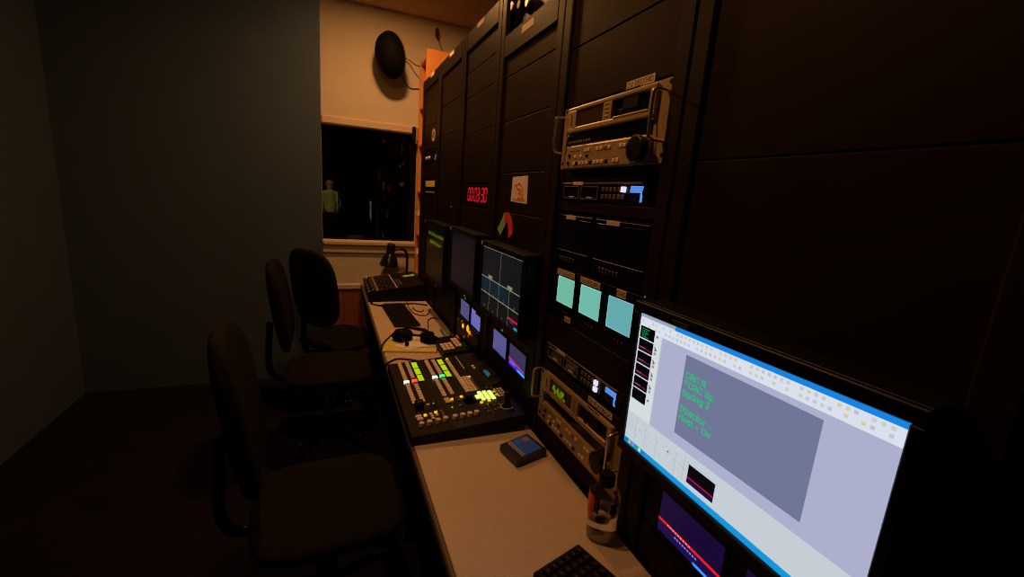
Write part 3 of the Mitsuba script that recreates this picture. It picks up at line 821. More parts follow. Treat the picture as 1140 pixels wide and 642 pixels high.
def paint_ppt(d):
    w, h = d.w, d.h
    white = np.array(lin(205, 210, 225))
    d.rect(0, 0, w, h, white)
    d.rect(0, 0, 0.100, 0.008, lin(150, 168, 190), 0.0001)
    d.rect(0.100, 0.0, w, 0.010, lin(22, 132, 225), 0.0002)                       # title bar
    d.rect(0, 0.010, w, 0.034, lin(218, 224, 236), 0.0001)                          # toolbars
    r = random.Random(5)
    for row, v in enumerate((0.013, 0.023)):
        for q in range(46):
            u = 0.006 + 0.010 * q
            if r.random() < 0.75 and u < w - 0.01:
                d.rect(u, v, u + 0.005, v + 0.005, lin(*r.choice(((190, 200, 214), (206, 204, 190), (196, 198, 210), (214, 206, 160), (188, 194, 206)))), 0.0002)
    # left pane with slide thumbnails
    d.rect(0.0, 0.034, 0.070, h - 0.062, lin(214, 220, 222), 0.0002)
    for i in range(6):
        v = 0.0270 + 0.0275 * i
        d.rect(0.004, v, 0.048, v + 0.0250, lin(4, 4, 7), 0.0004)
        if i == 0:
            for q in range(5):
                d.rect(0.009, v + 0.004 + 0.0042 * q, 0.009 + (0.024, 0.018, 0.020, 0.015, 0.022)[q], v + 0.006 + 0.0042 * q, lin(14, 130, 70), 0.0006)
        elif i < 5:
            d.rect(0.004, v + 0.0175, 0.048, v + 0.0192, lin(150, 22, 40), 0.0006)
            d.rect(0.004, v + 0.0192, 0.048, v + 0.0250, lin(16, 10, 40), 0.0006)
            d.rect(0.009, v + 0.0165, 0.026, v + 0.0178, lin(190, 90, 110), 0.0007)
        d.rect(0.053, v + 0.008, 0.058, v + 0.013, lin(110, 116, 120), 0.0006)
        if 0 < i < 5:
            d.line(0.052, v + 0.004, 0.059, v + 0.011, 0.0022, lin(90, 92, 110), 0.0006)
            d.rect(0.052, v + 0.015, 0.059, v + 0.021, lin(150, 155, 158), 0.0006)
    d.rect(0.0680, 0.034, 0.0705, h - 0.062, lin(196, 200, 214), 0.0003)
    # the slide's ground and the grey slide
    d.rect(0.0705, 0.034, w, h - 0.075, lin(172, 176, 205), 0.0002)
    d.rect(0.137, 0.044, 0.385, 0.200, lin(112, 118, 150), 0.0004)
    col = lin(24, 195, 120)
    for s, v in (('CRC R', 0.0865), ('*CRC Sp', 0.1025), ('Spring 2', 0.1205), ('Director -', 0.1525), ('Host - Ov', 0.169)):
        d.text(s, 0.0120, 0.1410, v, col, 0.0008, bold=True)
    # notes and media panes
    d.rect(0.0, h - 0.075, w, h - 0.012, lin(196, 206, 212), 0.0003)
    for q in range(60):
        u, v = 0.006 + 0.006 * (q % 30), h - 0.066 + 0.008 * (q // 30) + r.random() * 0.03
        if r.random() < 0.7:
            d.rect(u, v, u + 0.003, v + 0.0012, lin(150, 160, 172), 0.0005)
    for u in (0.030, 0.062, 0.095, 0.150, 0.172):
        d.rect(u, h - 0.062, u + 0.0010, h - 0.018, lin(160, 172, 186), 0.0005)
    d.rect(0.128, h - 0.052, 0.131, h - 0.048, lin(70, 80, 120), 0.0006)
    d.rect(0.184, h - 0.058, 0.245, h - 0.022, lin(6, 5, 10), 0.0006)
    d.rect(0.184, h - 0.034, 0.245, h - 0.031, lin(170, 26, 44), 0.0008)
    d.rect(0.184, h - 0.031, 0.245, h - 0.022, lin(24, 12, 60), 0.0008)
    # task bar
    d.rect(0, h - 0.012, w, h, lin(16, 150, 215), 0.0006)
    for q, c in enumerate(((20, 90, 190), (225, 190, 60), (170, 130, 210), (40, 160, 90), (235, 225, 200), (30, 110, 200))):
        d.rect(0.004 + 0.011 * q, h - 0.010, 0.011 + 0.011 * q, h - 0.003, lin(*c), 0.0008)


big_monitor('large bright computer monitor showing a slide editor with green lettering', 0.600, 0.7165, 0.243, -0.213, -0.509, paint_ppt)

# ------------------------------------------------------------------ desk
DX0, DX1, DY0, DY1 = 0.236, RX - 0.003, 0.05, 3.918
k = thing('desk', 'long tan laminate desk running along the black racks', 'desk')
JOINT = 1.731
for a, b in ((DY0, JOINT - 0.001), (JOINT + 0.001, DY1)):
    t = put(rbox(DX0 + 0.012, DX1, a, b, DESK_Z - 0.030, DESK_Z, 0.002), 'desk_laminate', 'tabletop', k)
    put(rbox(DX0, DX0 + 0.012, a, b, DESK_Z - 0.030, DESK_Z - 0.0005, 0.004), 'desk_edge', 'edge_band', t)
for y in (0.10, JOINT, DY1 - 0.08):
    put(rbox(0.30, DX1 - 0.01, y - 0.015, y + 0.015, 0.0, DESK_Z - 0.0305, 0.002), 'black', 'leg_panel', k)
put(rbox(DX1 - 0.030, DX1 - 0.012, 0.12, DY1 - 0.1, 0.25, DESK_Z - 0.031, 0.002), 'black', 'modesty_panel', k)

# ------------------------------------------------------------------ video switcher
SW0, SWS, SWX = Z(-0.784), 0.066, 0.236
SH = lambda m: shear(m, SWS, SWX)
k = thing('video_switcher', 'black video switcher with rows of buttons and lit yellow-green displays', 'video switcher')
hull = np.array([(x, y, z) for y in (1.303, 1.945) for x, z in ((0.240, DESK_Z), (0.236, DESK_Z + 0.006), (0.236, SW0 - 0.006), (0.240, SW0 - 0.001), (0.700, SW0 - 0.001 + SWS * 0.464), (0.715, SW0 - 0.016 + SWS * 0.47), (0.64, DESK_Z))])
hull[:, 0] = np.minimum(hull[:, 0], 0.650)
put(trimesh.convex.convex_hull(hull), 'black', 'body', k)
put(SH(rbox(0.2375, 0.6495, 1.3045, 1.9435, SW0 - 0.002, SW0, 0.0012)), 'console_top', 'top_plate', k)


def sw_box(x0, x1, y0, y1, h, b=0.001, base=0.0):
    return SH(rbox(x0, x1, y0, y1, SW0 + base, SW0 + base + h, b))


def key_row(xc, ya, yb, n, w, skip=(), mat='key_tan', key='key_row', h=0.006):
    p = (yb - ya) / n
    put(cat([sw_box(xc - w / 2, xc + w / 2, ya + p * i + 0.0022, ya + p * (i + 1) - 0.0022, h) for i in range(n) if i not in skip]), mat, key, k, kind='stuff')


for xc, ya, yb, lit, col in ((0.2855, 1.520, 1.932, 9, (255, 226, 190)), (0.3180, 1.523, 1.930, 9, (255, 70, 60)), (0.4050, 1.540, 1.924, 8, (255, 232, 200)), (0.4365, 1.546, 1.922, 8, (70, 235, 110))):
    p = (yb - ya) / 20
    li = int((1.723 - ya) / p)
    key_row(xc, ya, yb, 20, 0.0165, {li})
    glow(sw_box(xc - 0.0108, xc + 0.0108, ya + p * li + 0.001, ya + p * (li + 1) - 0.001, 0.0085), lin(*col, 1.6), 'lit_button', k)
    for j in (li - 1, li + 1):
        glow(sw_box(xc - 0.0082, xc + 0.0082, ya + p * j + 0.0012, ya + p * (j + 1) - 0.0012, 0.0064), lin(*(np.array(col) * 0.45)), 'dim_lit_button', k)
key_row(0.4985, 1.545, 1.900, 18, 0.0165)
for q in range(3):
    key_row(0.506 + 0.0135 * q, 1.545, 1.690, 7, 0.0115, key='key_block')
for xc, segs in ((0.347, ((1.846, 1.918), (1.776, 1.842), (1.706, 1.772))), (0.465, ((1.846, 1.912), (1.778, 1.842), (1.708, 1.774)))):
    for a, b in segs:
        d = put(sw_box(xc - 0.0135, xc + 0.0135, a, b, 0.004), 'black', 'source_display', k)
        n = 4
        glow(cat([sw_box(xc - 0.0115, xc + 0.0115, a + 0.002 + (b - a - 0.004) * j / n + 0.0006, a + 0.002 + (b - a - 0.004) * (j + 1) / n - 0.0006, 0.0006, 0.0002, 0.004) for j in range(n)]),
             lin(178, 208, 12), 'lit_names', d)
# seams between the modules
put(cat([sw_box(0.372, 0.3735, 1.47, 1.940, 0.0012, 0.0003), sw_box(0.480, 0.4812, 1.56, 1.94, 0.0012, 0.0003), sw_box(0.5075, 0.5095, 1.375, 1.535, 0.0015, 0.0003)]), 'console_grey', 'seam', k)
put(cat([sw_box(0.5465, 0.5500, 1.770, 1.925, 0.0030, 0.0006)]), 'key_tan', 'long_bar', k)
for y in np.linspace(1.545, 1.662, 7):
    put(sw_box(0.5395, 0.5495, y - 0.006, y + 0.006, 0.006), 'key_dark', 'button', k)
for y in (1.785, 1.760):
    put(sw_box(0.585, 0.597, y - 0.008, y + 0.008, 0.006), 'key_tan', 'button', k)
# transition faders
for x, y, w in ((0.286, 1.492, 0.075), (0.470, 1.478, 0.10)):
    f = put(sw_box(x - 0.006, x + w, y - 0.030, y + 0.012, 0.0015, 0.0005), 'black_gloss', 'fader_slot', k)
    put(sw_box(x - 0.004, x + 0.026, y - 0.016, y + 0.020, 0.026, 0.005), 'black', 'fader_handle', f)
# rotary knobs in the front rows
for x, y in ((0.281, 1.361), (0.309, 1.363), (0.338, 1.365), (0.366, 1.368), (0.400, 1.369), (0.428, 1.369), (0.454, 1.369), (0.480, 1.371)):
    z = SW0 + SWS * (x - SWX)
    put(lathe([[0, 0], [0.0105, 0], [0.0095, 0.012], [0.0075, 0.014], [0, 0.014]], (x, y, z), n=20), 'knob_grey', 'knob', k, 30)
    put(sw_box(x - 0.003, x + 0.005, y + 0.014, y + 0.024, 0.005), 'key_tan', 'small_button', k)
for x, y in ((0.281, 1.420), (0.283, 1.400), (0.404, 1.510), (0.406, 1.490)):
    put(sw_box(x - 0.011, x + 0.011, y - 0.0085, y + 0.0085, 0.009, 0.003), 'key_tan', 'square_key', k)
for x, y in ((0.306, 1.424), (0.345, 1.432), (0.424, 1.508), (0.463, 1.516), (0.502, 1.908), (0.5435, 1.680), (0.522, 1.444), (0.553, 1.447)):
    glow(sw_box(x - 0.0055, x + 0.0055, y - 0.0055, y + 0.0055, 0.006), lin(245, 190, 24), 'amber_button', k)
for x, y in ((0.326, 1.428), (0.328, 1.410), (0.346, 1.412), (0.366, 1.434), (0.368, 1.416), (0.366, 1.400), (0.328, 1.394), (0.444, 1.512), (0.446, 1.494), (0.466, 1.498), (0.484, 1.516), (0.486, 1.500), (0.330, 1.498),
             (0.441, 1.450)):
    put(sw_box(x - 0.0055, x + 0.0055, y - 0.0055, y + 0.0055, 0.005), 'key_dark' if x > 0.36 else 'key_tan', 'button', k)
for x, y in ((0.352, 1.503), (0.410, 1.449), (0.540, 1.425)):
    glow(sw_box(x - 0.0032, x + 0.0032, y - 0.0032, y + 0.0032, 0.003), lin(95, 200, 30), 'green_light', k)
# bright pattern keys: three slanting bars and one short one
for x0, ya, yb in ((0.521, 1.478, 1.505), (0.537, 1.458, 1.530), (0.557, 1.456, 1.528), (0.577, 1.453, 1.524)):
    n = 2 if yb - ya < 0.05 else 5
    for j in range(n):
        a = ya + (yb - ya) * j / n
        glow(sw_box(x0 - 0.0072, x0 + 0.0072, a + 0.0008, a + (yb - ya) / n - 0.0008, 0.007), lin(226, 250, 120, 1.15), 'bright_button', k)
for x, y in ((0.594, 1.512), (0.597, 1.484)):
    glow(sw_box(x - 0.006, x + 0.006, y - 0.006, y + 0.006, 0.005), lin(205, 190, 40, 0.7), 'amber_button', k)
for i in range(3):
    for j in range(4):
        x, y = 0.603 + 0.013 * i, 1.528 - 0.019 * j
        put(sw_box(x - 0.0045, x + 0.0045, y - 0.0055, y + 0.0055, 0.005), 'key_tan', 'button', k)
for x, y in ((0.536, 1.428), (0.555, 1.425), (0.575, 1.428), (0.576, 1.440), (0.560, 1.408), (0.578, 1.410), (0.520, 1.395), (0.526, 1.372), (0.552, 1.375), (0.566, 1.380), (0.580, 1.555), (0.598, 1.550)):
    put(sw_box(x - 0.0045, x + 0.0045, y - 0.005, y + 0.005, 0.005), 'key_dark', 'button', k)
put(sw_box(0.538, 0.5395, 1.355, 1.44, 0.002, 0.0004), 'key_dark', 'seam', k)
# joystick with its pale ring
jz = SW0 + SWS * (0.603 - SWX)
put(lathe([[0.022, 0], [0.0245, 0], [0.0245, 0.003], [0.022, 0.003]], (0.600, 1.385, jz), n=36), 'knob_grey', 'joystick_ring', k, 30)
put(lathe([[0, 0], [0.0215, 0], [0.020, 0.006], [0.012, 0.014], [0.009, 0.030], [0.012, 0.040], [0.013, 0.052], [0.009, 0.059], [0, 0.060]], (0.600, 1.385, jz), n=24), 'black', 'joystick', k, 40)
# raised menu display at the back
h = np.array([(0.585, y, SW0 + SWS * 0.349) for y in (1.560, 1.795)] + [(0.648, y, SW0 + SWS * 0.41) for y in (1.560, 1.795)] + [(0.587, y, SW0 + SWS * 0.349 + 0.003) for y in (1.562, 1.793)] + [(0.648, y, SW0 + SWS * 0.41 + 0.020) for y in (1.562, 1.793)])
m_ = put(trimesh.convex.convex_hull(h), 'black', 'menu_display', k)


def menu(x0, x1, y0, y1, up=0.0):
    f = lambda x: SW0 + SWS * 0.349 + 0.003 + (x - 0.587) / 0.061 * (0.017 + SWS * 0.061) + up
    v = np.array([(x0, y0, f(x0)), (x1, y0, f(x1)), (x1, y1, f(x1)), (x0, y1, f(x0))])
    return cat([trimesh.Trimesh(v, [[0, 1, 2], [0, 2, 3]], process=False)])


put(menu(0.592, 0.644, 1.57, 1.785, 0.0004), 'console_top', 'menu_frame', m_)
put(menu(0.596, 0.641, 1.585, 1.770, 0.0008), 'screen_face', 'menu_glass', m_)
glow(cat([menu(0.612, 0.6155, 1.632, 1.700, 0.0012), menu(0.6185, 0.622, 1.640, 1.706, 0.0012), menu(0.625, 0.6275, 1.645, 1.690, 0.0012)]), lin(10, 120, 125), 'menu_text', m_, label='teal lines of text')

# ------------------------------------------------------------------ small controller beside the switcher
C0, CS, CXx = DESK_Z + 0.038, 0.10, 0.545
k = thing('controller', 'small black control box with tan keys and green lights', 'controller')


def ctl(m):
    m = shear(m, CS, 0.51)
    return turn(m, 0)


def ctl_box(u0, u1, v0, v1, h, b=0.001):        # u along x, v along y
    return shear(rbox(u0, u1, v0, v1, C0, C0 + h, b), CS, 0.512)


body = np.array([(x, y, DESK_Z) for x in (0.520, 0.650) for y in (2.03, 2.255)] + [(x, y, C0 + CS * (x - 0.512) - 0.0005) for x in (0.512, 0.652) for y in (2.02, 2.262)])
put(trimesh.convex.convex_hull(body), 'black', 'body', k)
for i in range(3):
    for j in range(3):
        put(ctl_box(0.522 + 0.021 * i, 0.539 + 0.021 * i, 2.052 + 0.034 * j, 2.078 + 0.034 * j, 0.007, 0.0015), 'key_tan', 'key', k)
for i in range(2):
    for j in range(3):
        put(ctl_box(0.592 + 0.017 * i, 0.606 + 0.017 * i, 2.075 + 0.045 * j, 2.112 + 0.045 * j, 0.007, 0.0015), 'knob_grey', 'key', k)
for i in range(3):
    for j in range(3):
        glow(ctl_box(0.627 + 0.008 * i, 0.633 + 0.008 * i, 2.06 + 0.028 * j, 2.070 + 0.028 * j, 0.006), lin(5, 30, 8), 'green_key', k)
for j in range(3):
    put(ctl_box(0.632, 0.642, 2.17 + 0.026 * j, 2.186 + 0.026 * j, 0.006), 'red_key' if j == 0 else 'key_tan', 'key', k)

# panel with yellow and orange lights at the bottom of the clock rack
k = thing('light_panel', 'small black panel with glowing yellow and orange lights under the violet screens', 'indicator panel')
put(rbox(0.655, RX - 0.002, 1.93, 2.30, DESK_Z + 0.001, Z(-0.660), 0.003), 'black', 'body', k)
for y, z, r, c in ((2.183, -0.691, 0.014, (255, 205, 40)), (2.094, -0.680, 0.021, (255, 176, 14)), (2.056, -0.690, 0.012, (255, 150, 20)), (2.200, -0.669, 0.007, (190, 50, 15)), (2.076, -0.714, 0.008, (130, 55, 15)), (2.276, -0.682, 0.008, (80, 38, 15)),
                   (2.018, -0.690, 0.008, (120, 40, 12)), (2.150, -0.742, 0.009, (140, 45, 15))):
    glow(lathe([[r, 0], [r * 0.6, 0.005], [0, 0.006]], (0.6552, y, Z(z)), (-1, 0, 0), 14), lin(*c), 'light', k)

# ------------------------------------------------------------------ audio mixer at the far end
M0, MS, MX = Z(-0.745), 0.14, 0.25
MH = lambda m: shear(m, MS, MX)
k = thing('audio_mixer', 'black audio mixer with a lit green display at the far end of the desk', 'audio mixer')
hull = np.array([(x, y, z) for y in (3.245, 3.80) for x, z in ((0.262, DESK_Z), (0.250, DESK_Z + 0.02), (0.250, M0 - 0.008), (0.258, M0 - 0.001), (0.660, M0 - 0.001 + MS * 0.41), (0.662, DESK_Z))])
put(trimesh.convex.convex_hull(hull), 'black', 'body', k)
mb = lambda x0, x1, y0, y1, h, b=0.001, base=0: MH(rbox(x0, x1, y0, y1, M0 + base, M0 + base + h, b))
put(mb(0.252, 0.658, 3.248, 3.797, 0.001, 0.0004), 'console_top', 'top_plate', k)
for j in range(14):
    y = 3.27 + 0.038 * j
    put(mb(0.268, 0.300, y - 0.0012, y + 0.0012, 0.0018, 0.0003), 'black', 'fader_slot', k)
    put(mb(0.276 + 0.006 * (j * 7 % 3), 0.290 + 0.006 * (j * 7 % 3), y - 0.008, y + 0.008, 0.012, 0.003), 'key_dark' if j % 5 == 0 else 'console_grey', 'fader_cap', k)
put(mb(0.308, 0.326, 3.26, 3.78, 0.0015, 0.0004), 'deck_shade', 'scribble_strip', k, label='tan strip across the channels')
for i in range(5):
    for j in range(14):
        x, y = 0.342 + 0.024 * i, 3.27 + 0.038 * j
        put(lathe([[0, 0], [0.0075, 0], [0.006, 0.011], [0, 0.012]], (x, y, M0 + MS * (x - MX)), n=8), 'console_grey' if (i + j) % 4 else 'key_dark', 'channel_knob', k, 30)
put(mb(0.452, 0.459, 3.26, 3.79, 0.003, 0.0008), 'label_paper', 'pale_strip', k, label='thin pinkish strip')
for i in range(2):
    for j in range(8):
        put(mb(0.470 + 0.022 * i, 0.484 + 0.022 * i, 3.33 + 0.03 * j, 3.35 + 0.03 * j, 0.005), 'console_grey', 'button', k)
d = put(mb(0.540, 0.655, 3.585, 3.69, 0.004, 0.001), 'black_gloss', 'display', k)
glow(mb(0.553, 0.640, 3.603, 3.650, 0.001, 0.0003, 0.004), lin(128, 140, 16), 'display_light', d, label='lit yellow-green display')
for j in range(10):
    put(mb(0.2545, 0.2605, 3.27 + 0.05 * j, 3.284 + 0.05 * j, 0.004), 'label_paper' if j % 2 == 0 else 'key_dark', 'jack', k)
put(lathe([[0, 0], [0.012, 0], [0.010, 0.016], [0, 0.017]], (0.270, 3.755, M0 + MS * 0.02), n=16), 'knob_grey', 'master_knob', k, 30)

# ------------------------------------------------------------------ gooseneck lamp
k = thing('desk_lamp', 'black gooseneck desk lamp with a bell shade behind the audio mixer', 'desk lamp')
LY = 3.862
put(lathe([[0, 0], [0.048, 0], [0.048, 0.012], [0.040, 0.018], [0, 0.018]], (0.617, LY, DESK_Z), n=28), 'lamp_metal', 'base', k, 30)
put(tube([(0.617, LY, DESK_Z + 0.015), (0.618, LY, Z(-0.64)), (0.617, LY, Z(-0.565)), (0.600, LY, Z(-0.520)), (0.560, LY, Z(-0.503)), (0.500, LY, Z(-0.515))], 0.0115, 10, 8), 'lamp_metal', 'gooseneck', k, True)
ax = np.array([0.10, 0.03, 0.99]); ax /= np.linalg.norm(ax)
c0 = np.array([0.463, LY - 0.01, Z(-0.652)])
sh = put(lathe([[0.078, 0.0], [0.079, 0.004], [0.074, 0.030], [0.062, 0.070], [0.044, 0.100], [0.036, 0.112], [0.035, 0.175], [0.030, 0.192], [0.014, 0.200], [0, 0.201]], c0, ax, 36), 'lamp_metal', 'shade', k, True)
put(lathe([[0.0, 0.05], [0.02, 0.055], [0.028, 0.075], [0.02, 0.1], [0, 0.1]], c0, ax, 20), 'trim_paint', 'bulb', sh, True)
put(lathe([[0.0355, 0.150], [0.037, 0.152], [0.037, 0.156], [0.0355, 0.158]], c0, ax, 28), 'black', 'shade_ring', sh, True)

# ------------------------------------------------------------------ keyboards


def keyboard(label, corner, along, wide, length, width, cols, rowsn):
    """corner: where it starts; along: unit vector of its long side; wide: of its short side, away from the typist's screen."""
    k = thing('keyboard', label, 'keyboard')
    A, B = np.array([*along, 0.0]), np.array([*wide, 0.0])
    A /= np.linalg.norm(A); B /= np.linalg.norm(B)
    R = np.eye(4); R[:3, 0], R[:3, 1], R[:3, 2], R[:3, 3] = A, B, [0, 0, 1], [*corner, DESK_Z]
    if np.linalg.det(R[:3, :3]) < 0:
        R[:3, 3] += A * length; R[:3, 0] = -A
    def tf(m):
        m = m.copy(); m.apply_transform(R); return m
    put(tf(rbox(0, length, 0, width, 0.0, 0.016, 0.005)), 'black', 'body', k)
    put(tf(rbox(0.006, length - 0.006, 0.008, width - 0.012, 0.014, 0.0168, 0.001)), 'console_top', 'key_bed', k)
    p, q = (length - 0.02) / cols, (width - 0.028) / rowsn
    kd = mikit.ply(rbox(-p / 2 + 0.0012, p / 2 - 0.0012, -q / 2 + 0.0012, q / 2 - 0.0012, 0.0, 0.007, 0.002), 'black')
    md = mikit.ply(rbox(-p * 0.16, p * 0.10, -q * 0.12, q * 0.14, 0.007, 0.0073, 0.0001), 'console_grey')
    for r in range(rowsn):
        for c in range(cols):
            key = numbered(k + '__key')
            w = T(R) @ T().translate([0.010 + p * (c + 0.5), 0.012 + q * (r + 0.5), 0.0166])
            scene[key] = {**kd, 'to_world': w}
            if cols > 15:
                scene[key + '__legend'] = {**md, 'to_world': w}
    return k


keyboard('black keyboard on the tan desk in the near foreground', (0.548, 0.764), (0.29, -0.957), (-0.957, -0.29), 0.44, 0.150, 18, 6)
keyboard('dark keyboard lying between the headset and the audio mixer', (0.352, 2.600), (-0.045, 1.0), (1.0, 0.045), 0.52, 0.158, 15, 6)

# ------------------------------------------------------------------ notepad, paper, pen, headset


def flat(poly, z0, z1):
    p = np.array(poly)
    return trimesh.convex.convex_hull(np.vstack([np.c_[p, np.full(len(p), z0)], np.c_[p, np.full(len(p), z1)]]))


k = thing('notepad', 'yellow lined notepad lying on the desk under white papers', 'notepad')
put(flat([(0.238, 2.192), (0.503, 2.128), (0.560, 2.345), (0.285, 2.412)], DESK_Z, DESK_Z + 0.009), 'yellow_pad', 'pages', k)
put(flat([(0.5028, 2.1285), (0.5055, 2.1278), (0.5622, 2.3443), (0.5597, 2.3450)], DESK_Z + 0.001, DESK_Z + 0.0095), 'desk_edge', 'binding', k)
for i, (pl, lab) in enumerate((([(0.300, 2.255), (0.372, 2.172), (0.585, 2.290), (0.510, 2.400)], 'white sheet of paper on the yellow notepad, lower of two'),
                               ([(0.345, 2.218), (0.520, 2.195), (0.560, 2.390), (0.380, 2.420)], 'white sheet of paper on the yellow notepad, topmost under the headset'))):
    key = thing('paper_sheet', lab, 'paper', 'white papers on the notepad')
    put(flat(pl, DESK_Z + 0.0105 + 0.002 * i, DESK_Z + 0.0115 + 0.002 * i), 'white_paper', 'sheet', key)

k = thing('pen', 'teal pen lying on the tan desk near the small controller', 'pen')
a, b = np.array([0.607, 2.352, DESK_Z + 0.006]), np.array([0.612, 2.522, DESK_Z + 0.006])
put(cyl(a, a + (b - a) * 0.88, 0.006, n=14), 'teal', 'barrel', k, 30)
put(cyl(a + (b - a) * 0.88, b, 0.005, 0.0015, n=14), 'steel', 'tip', k, 30)
put(cyl(a - (b - a) * 0.08, a, 0.0045, 0.006, n=14), 'teal', 'end_cap', k, 30)

k = thing('headset', 'black intercom headset lying on the papers with a red light', 'headset')
HZ = DESK_Z + 0.0145
for (x, y, r, tl) in ((0.362, 2.345, 0.052, 12), (0.488, 2.285, 0.040, -18)):
    c = np.array([x, y, HZ])
    cup = put(turn(lathe([[0, 0.010], [r * 0.8, 0.010], [r, 0.016], [r, 0.036], [r * 0.82, 0.048], [r * 0.4, 0.054], [0, 0.055]], c, n=28), tl * 0.3, (0, 1, 0), c), 'black_matte', 'ear_cup', k, 30)
    put(lathe([[r * 0.45, 0.0], [r * 0.9, 0.0], [r * 1.03, 0.007], [r * 0.95, 0.016], [r * 0.5, 0.016]], c + [0, 0, 0.0005], n=28), 'fabric', 'ear_cushion', cup, True)
put(cat([tube([(0.372, 2.390, HZ + 0.035), (0.395, 2.425, HZ + 0.040), (0.440, 2.420, HZ + 0.034), (0.490, 2.370, HZ + 0.034), (0.496, 2.315, HZ + 0.036)], 0.010, 10, 8)]), 'black', 'headband', k, True)
put(tube([(0.410, 2.315, HZ + 0.03), (0.440, 2.312, HZ + 0.026), (0.458, 2.300, HZ + 0.028)], 0.007, 8, 6), 'rubber', 'link_cable', k, True)
put(rbox(0.470, 0.535, 2.225, 2.262, HZ, HZ + 0.040, 0.008), 'black_matte', 'belt_box', k)
put(turn(rbox(0.310, 0.350, 2.325, 2.400, HZ + 0.004, HZ + 0.038, 0.010), -20, (0, 0, 1), (0.33, 2.36, 0)), 'black_matte', 'yoke', k)
put(tube([(0.345, 2.305, HZ + 0.03), (0.345, 2.27, HZ + 0.026), (0.365, 2.235, HZ + 0.012)], 0.004, 8, 6), 'black', 'mic_boom', k, True)
put(trimesh.creation.icosphere(2, 0.011).apply_translation((0.368, 2.231, HZ + 0.011)), 'fabric', 'microphone', k, True)
glow(trimesh.creation.icosphere(2, 0.0065).apply_translation((0.312, 2.362, HZ + 0.042)), lin(255, 40, 30, 1.3), 'red_light', k)

cz = DESK_Z + 0.0045


def cable(label, pts, r=0.0035, mat='rubber', group='cables on the desk'):
    k = numbered('cable')
    labels[k] = {'label': label, 'category': 'cable'}
    if group:
        labels[k]['group'] = group
    put(tube(pts, r, 8, 8), mat, k, smooth=True)


cable('black headset cable hanging over the desk edge beside the yellow notepad', [(0.312, 2.36, HZ + 0.030), (0.296, 2.362, HZ + 0.010), (0.272, 2.335, cz + 0.011), (0.252, 2.275, cz + 0.013), (0.232, 2.222, cz + 0.004), (0.2285, 2.20, cz - 0.03), (0.2285, 2.19, 0.45)], 0.0042)
cable('black cable along the far side of the video switcher', [(0.2285, 2.02, 0.56), (0.2285, 2.01, cz - 0.02), (0.234, 2.006, cz + 0.003), (0.262, 2.05, cz), (0.300, 2.078, cz), (0.355, 2.055, cz), (0.415, 2.018, cz), (0.50, 1.985, cz), (0.60, 1.98, cz), (0.655, 2.00, cz)], 0.0042)
cable('thick black cable looping along the front of the audio mixer', [(0.275, 3.232, cz), (0.262, 3.20, cz), (0.285, 3.15, cz), (0.36, 3.10, cz + 0.004), (0.45, 3.14, cz + 0.002), (0.56, 3.155, cz), (0.65, 3.10, cz)], 0.0055)
cable('thin dark cable winding from the mixer towards the racks', [(0.52, 3.235, cz + 0.002), (0.517, 3.20, cz + 0.012), (0.512, 3.12, cz + 0.014), (0.508, 3.04, cz + 0.002), (0.522, 2.89, cz), (0.58, 2.83, cz), (0.63, 2.92, cz), (0.655, 3.02, cz)], 0.0030, 'cable_grey')
cable('thin dark cable curving across the desk by the pen', [(0.540, 2.52, cz), (0.555, 2.60, cz), (0.580, 2.72, cz), (0.62, 2.77, cz), (0.655, 2.74, cz)], 0.0030, 'cable_grey')
cable('short thin cable lying between the mixer and the blank monitor', [(0.600, 2.98, cz), (0.575, 2.93, cz), (0.545, 2.96, cz), (0.535, 3.05, cz)], 0.0030, 'cable_grey')
cable('black cable dropping from the rack beside the yellow lights', [(0.655, 2.46, Z(-0.60)), (0.642, 2.42, Z(-0.72)), (0.640, 2.37, cz + 0.004), (0.652, 2.31, cz)], 0.0035)

# ------------------------------------------------------------------ tape case in the foreground
k = thing('tape_case', 'dark plastic tape case with a blue label lying on the tan desk', 'tape case')
foot = np.array([(0.508, 1.200), (0.527, 1.102), (0.646, 1.135), (0.622, 1.238)])
put(flat(foot, DESK_Z, DESK_Z + 0.0125), 'case_navy', 'tray', k)
ctr = foot.mean(0)
put(flat(ctr + (foot - ctr) * 1.0, DESK_Z + 0.0135, DESK_Z + 0.026), 'case_navy', 'lid', k)
put(flat(ctr + (foot - ctr) * 0.97, DESK_Z + 0.012, DESK_Z + 0.014), 'black', 'seam', k)
quad = lambda a0, a1, b0, b1: [foot[0] + (foot[3] - foot[0]) * a + (foot[1] - foot[0]) * b for a, b in ((a0, b0), (a1, b0), (a1, b1), (a0, b1))]
lb = put(flat(quad(0.30, 0.93, 0.06, 0.94), DESK_Z + 0.0258, DESK_Z + 0.0266), 'case_blue', 'cover_label', k, label='blue printed label')
put(flat(quad(0.235, 0.255, 0.05, 0.95), DESK_Z + 0.0258, DESK_Z + 0.0266), 'key_tan', 'pale_line', k)
put(flat(quad(0.30, 0.318, 0.06, 0.94), DESK_Z + 0.0264, DESK_Z + 0.0270), 'key_tan', 'pale_line', lb)
put(flat(quad(0.68, 0.88, 0.12, 0.36), DESK_Z + 0.0264, DESK_Z + 0.0270), 'case_orange', 'orange_patch', lb)
put(flat(quad(0.40, 0.44, 0.15, 0.70), DESK_Z + 0.0264, DESK_Z + 0.0270), 'teal', 'print_line', lb)

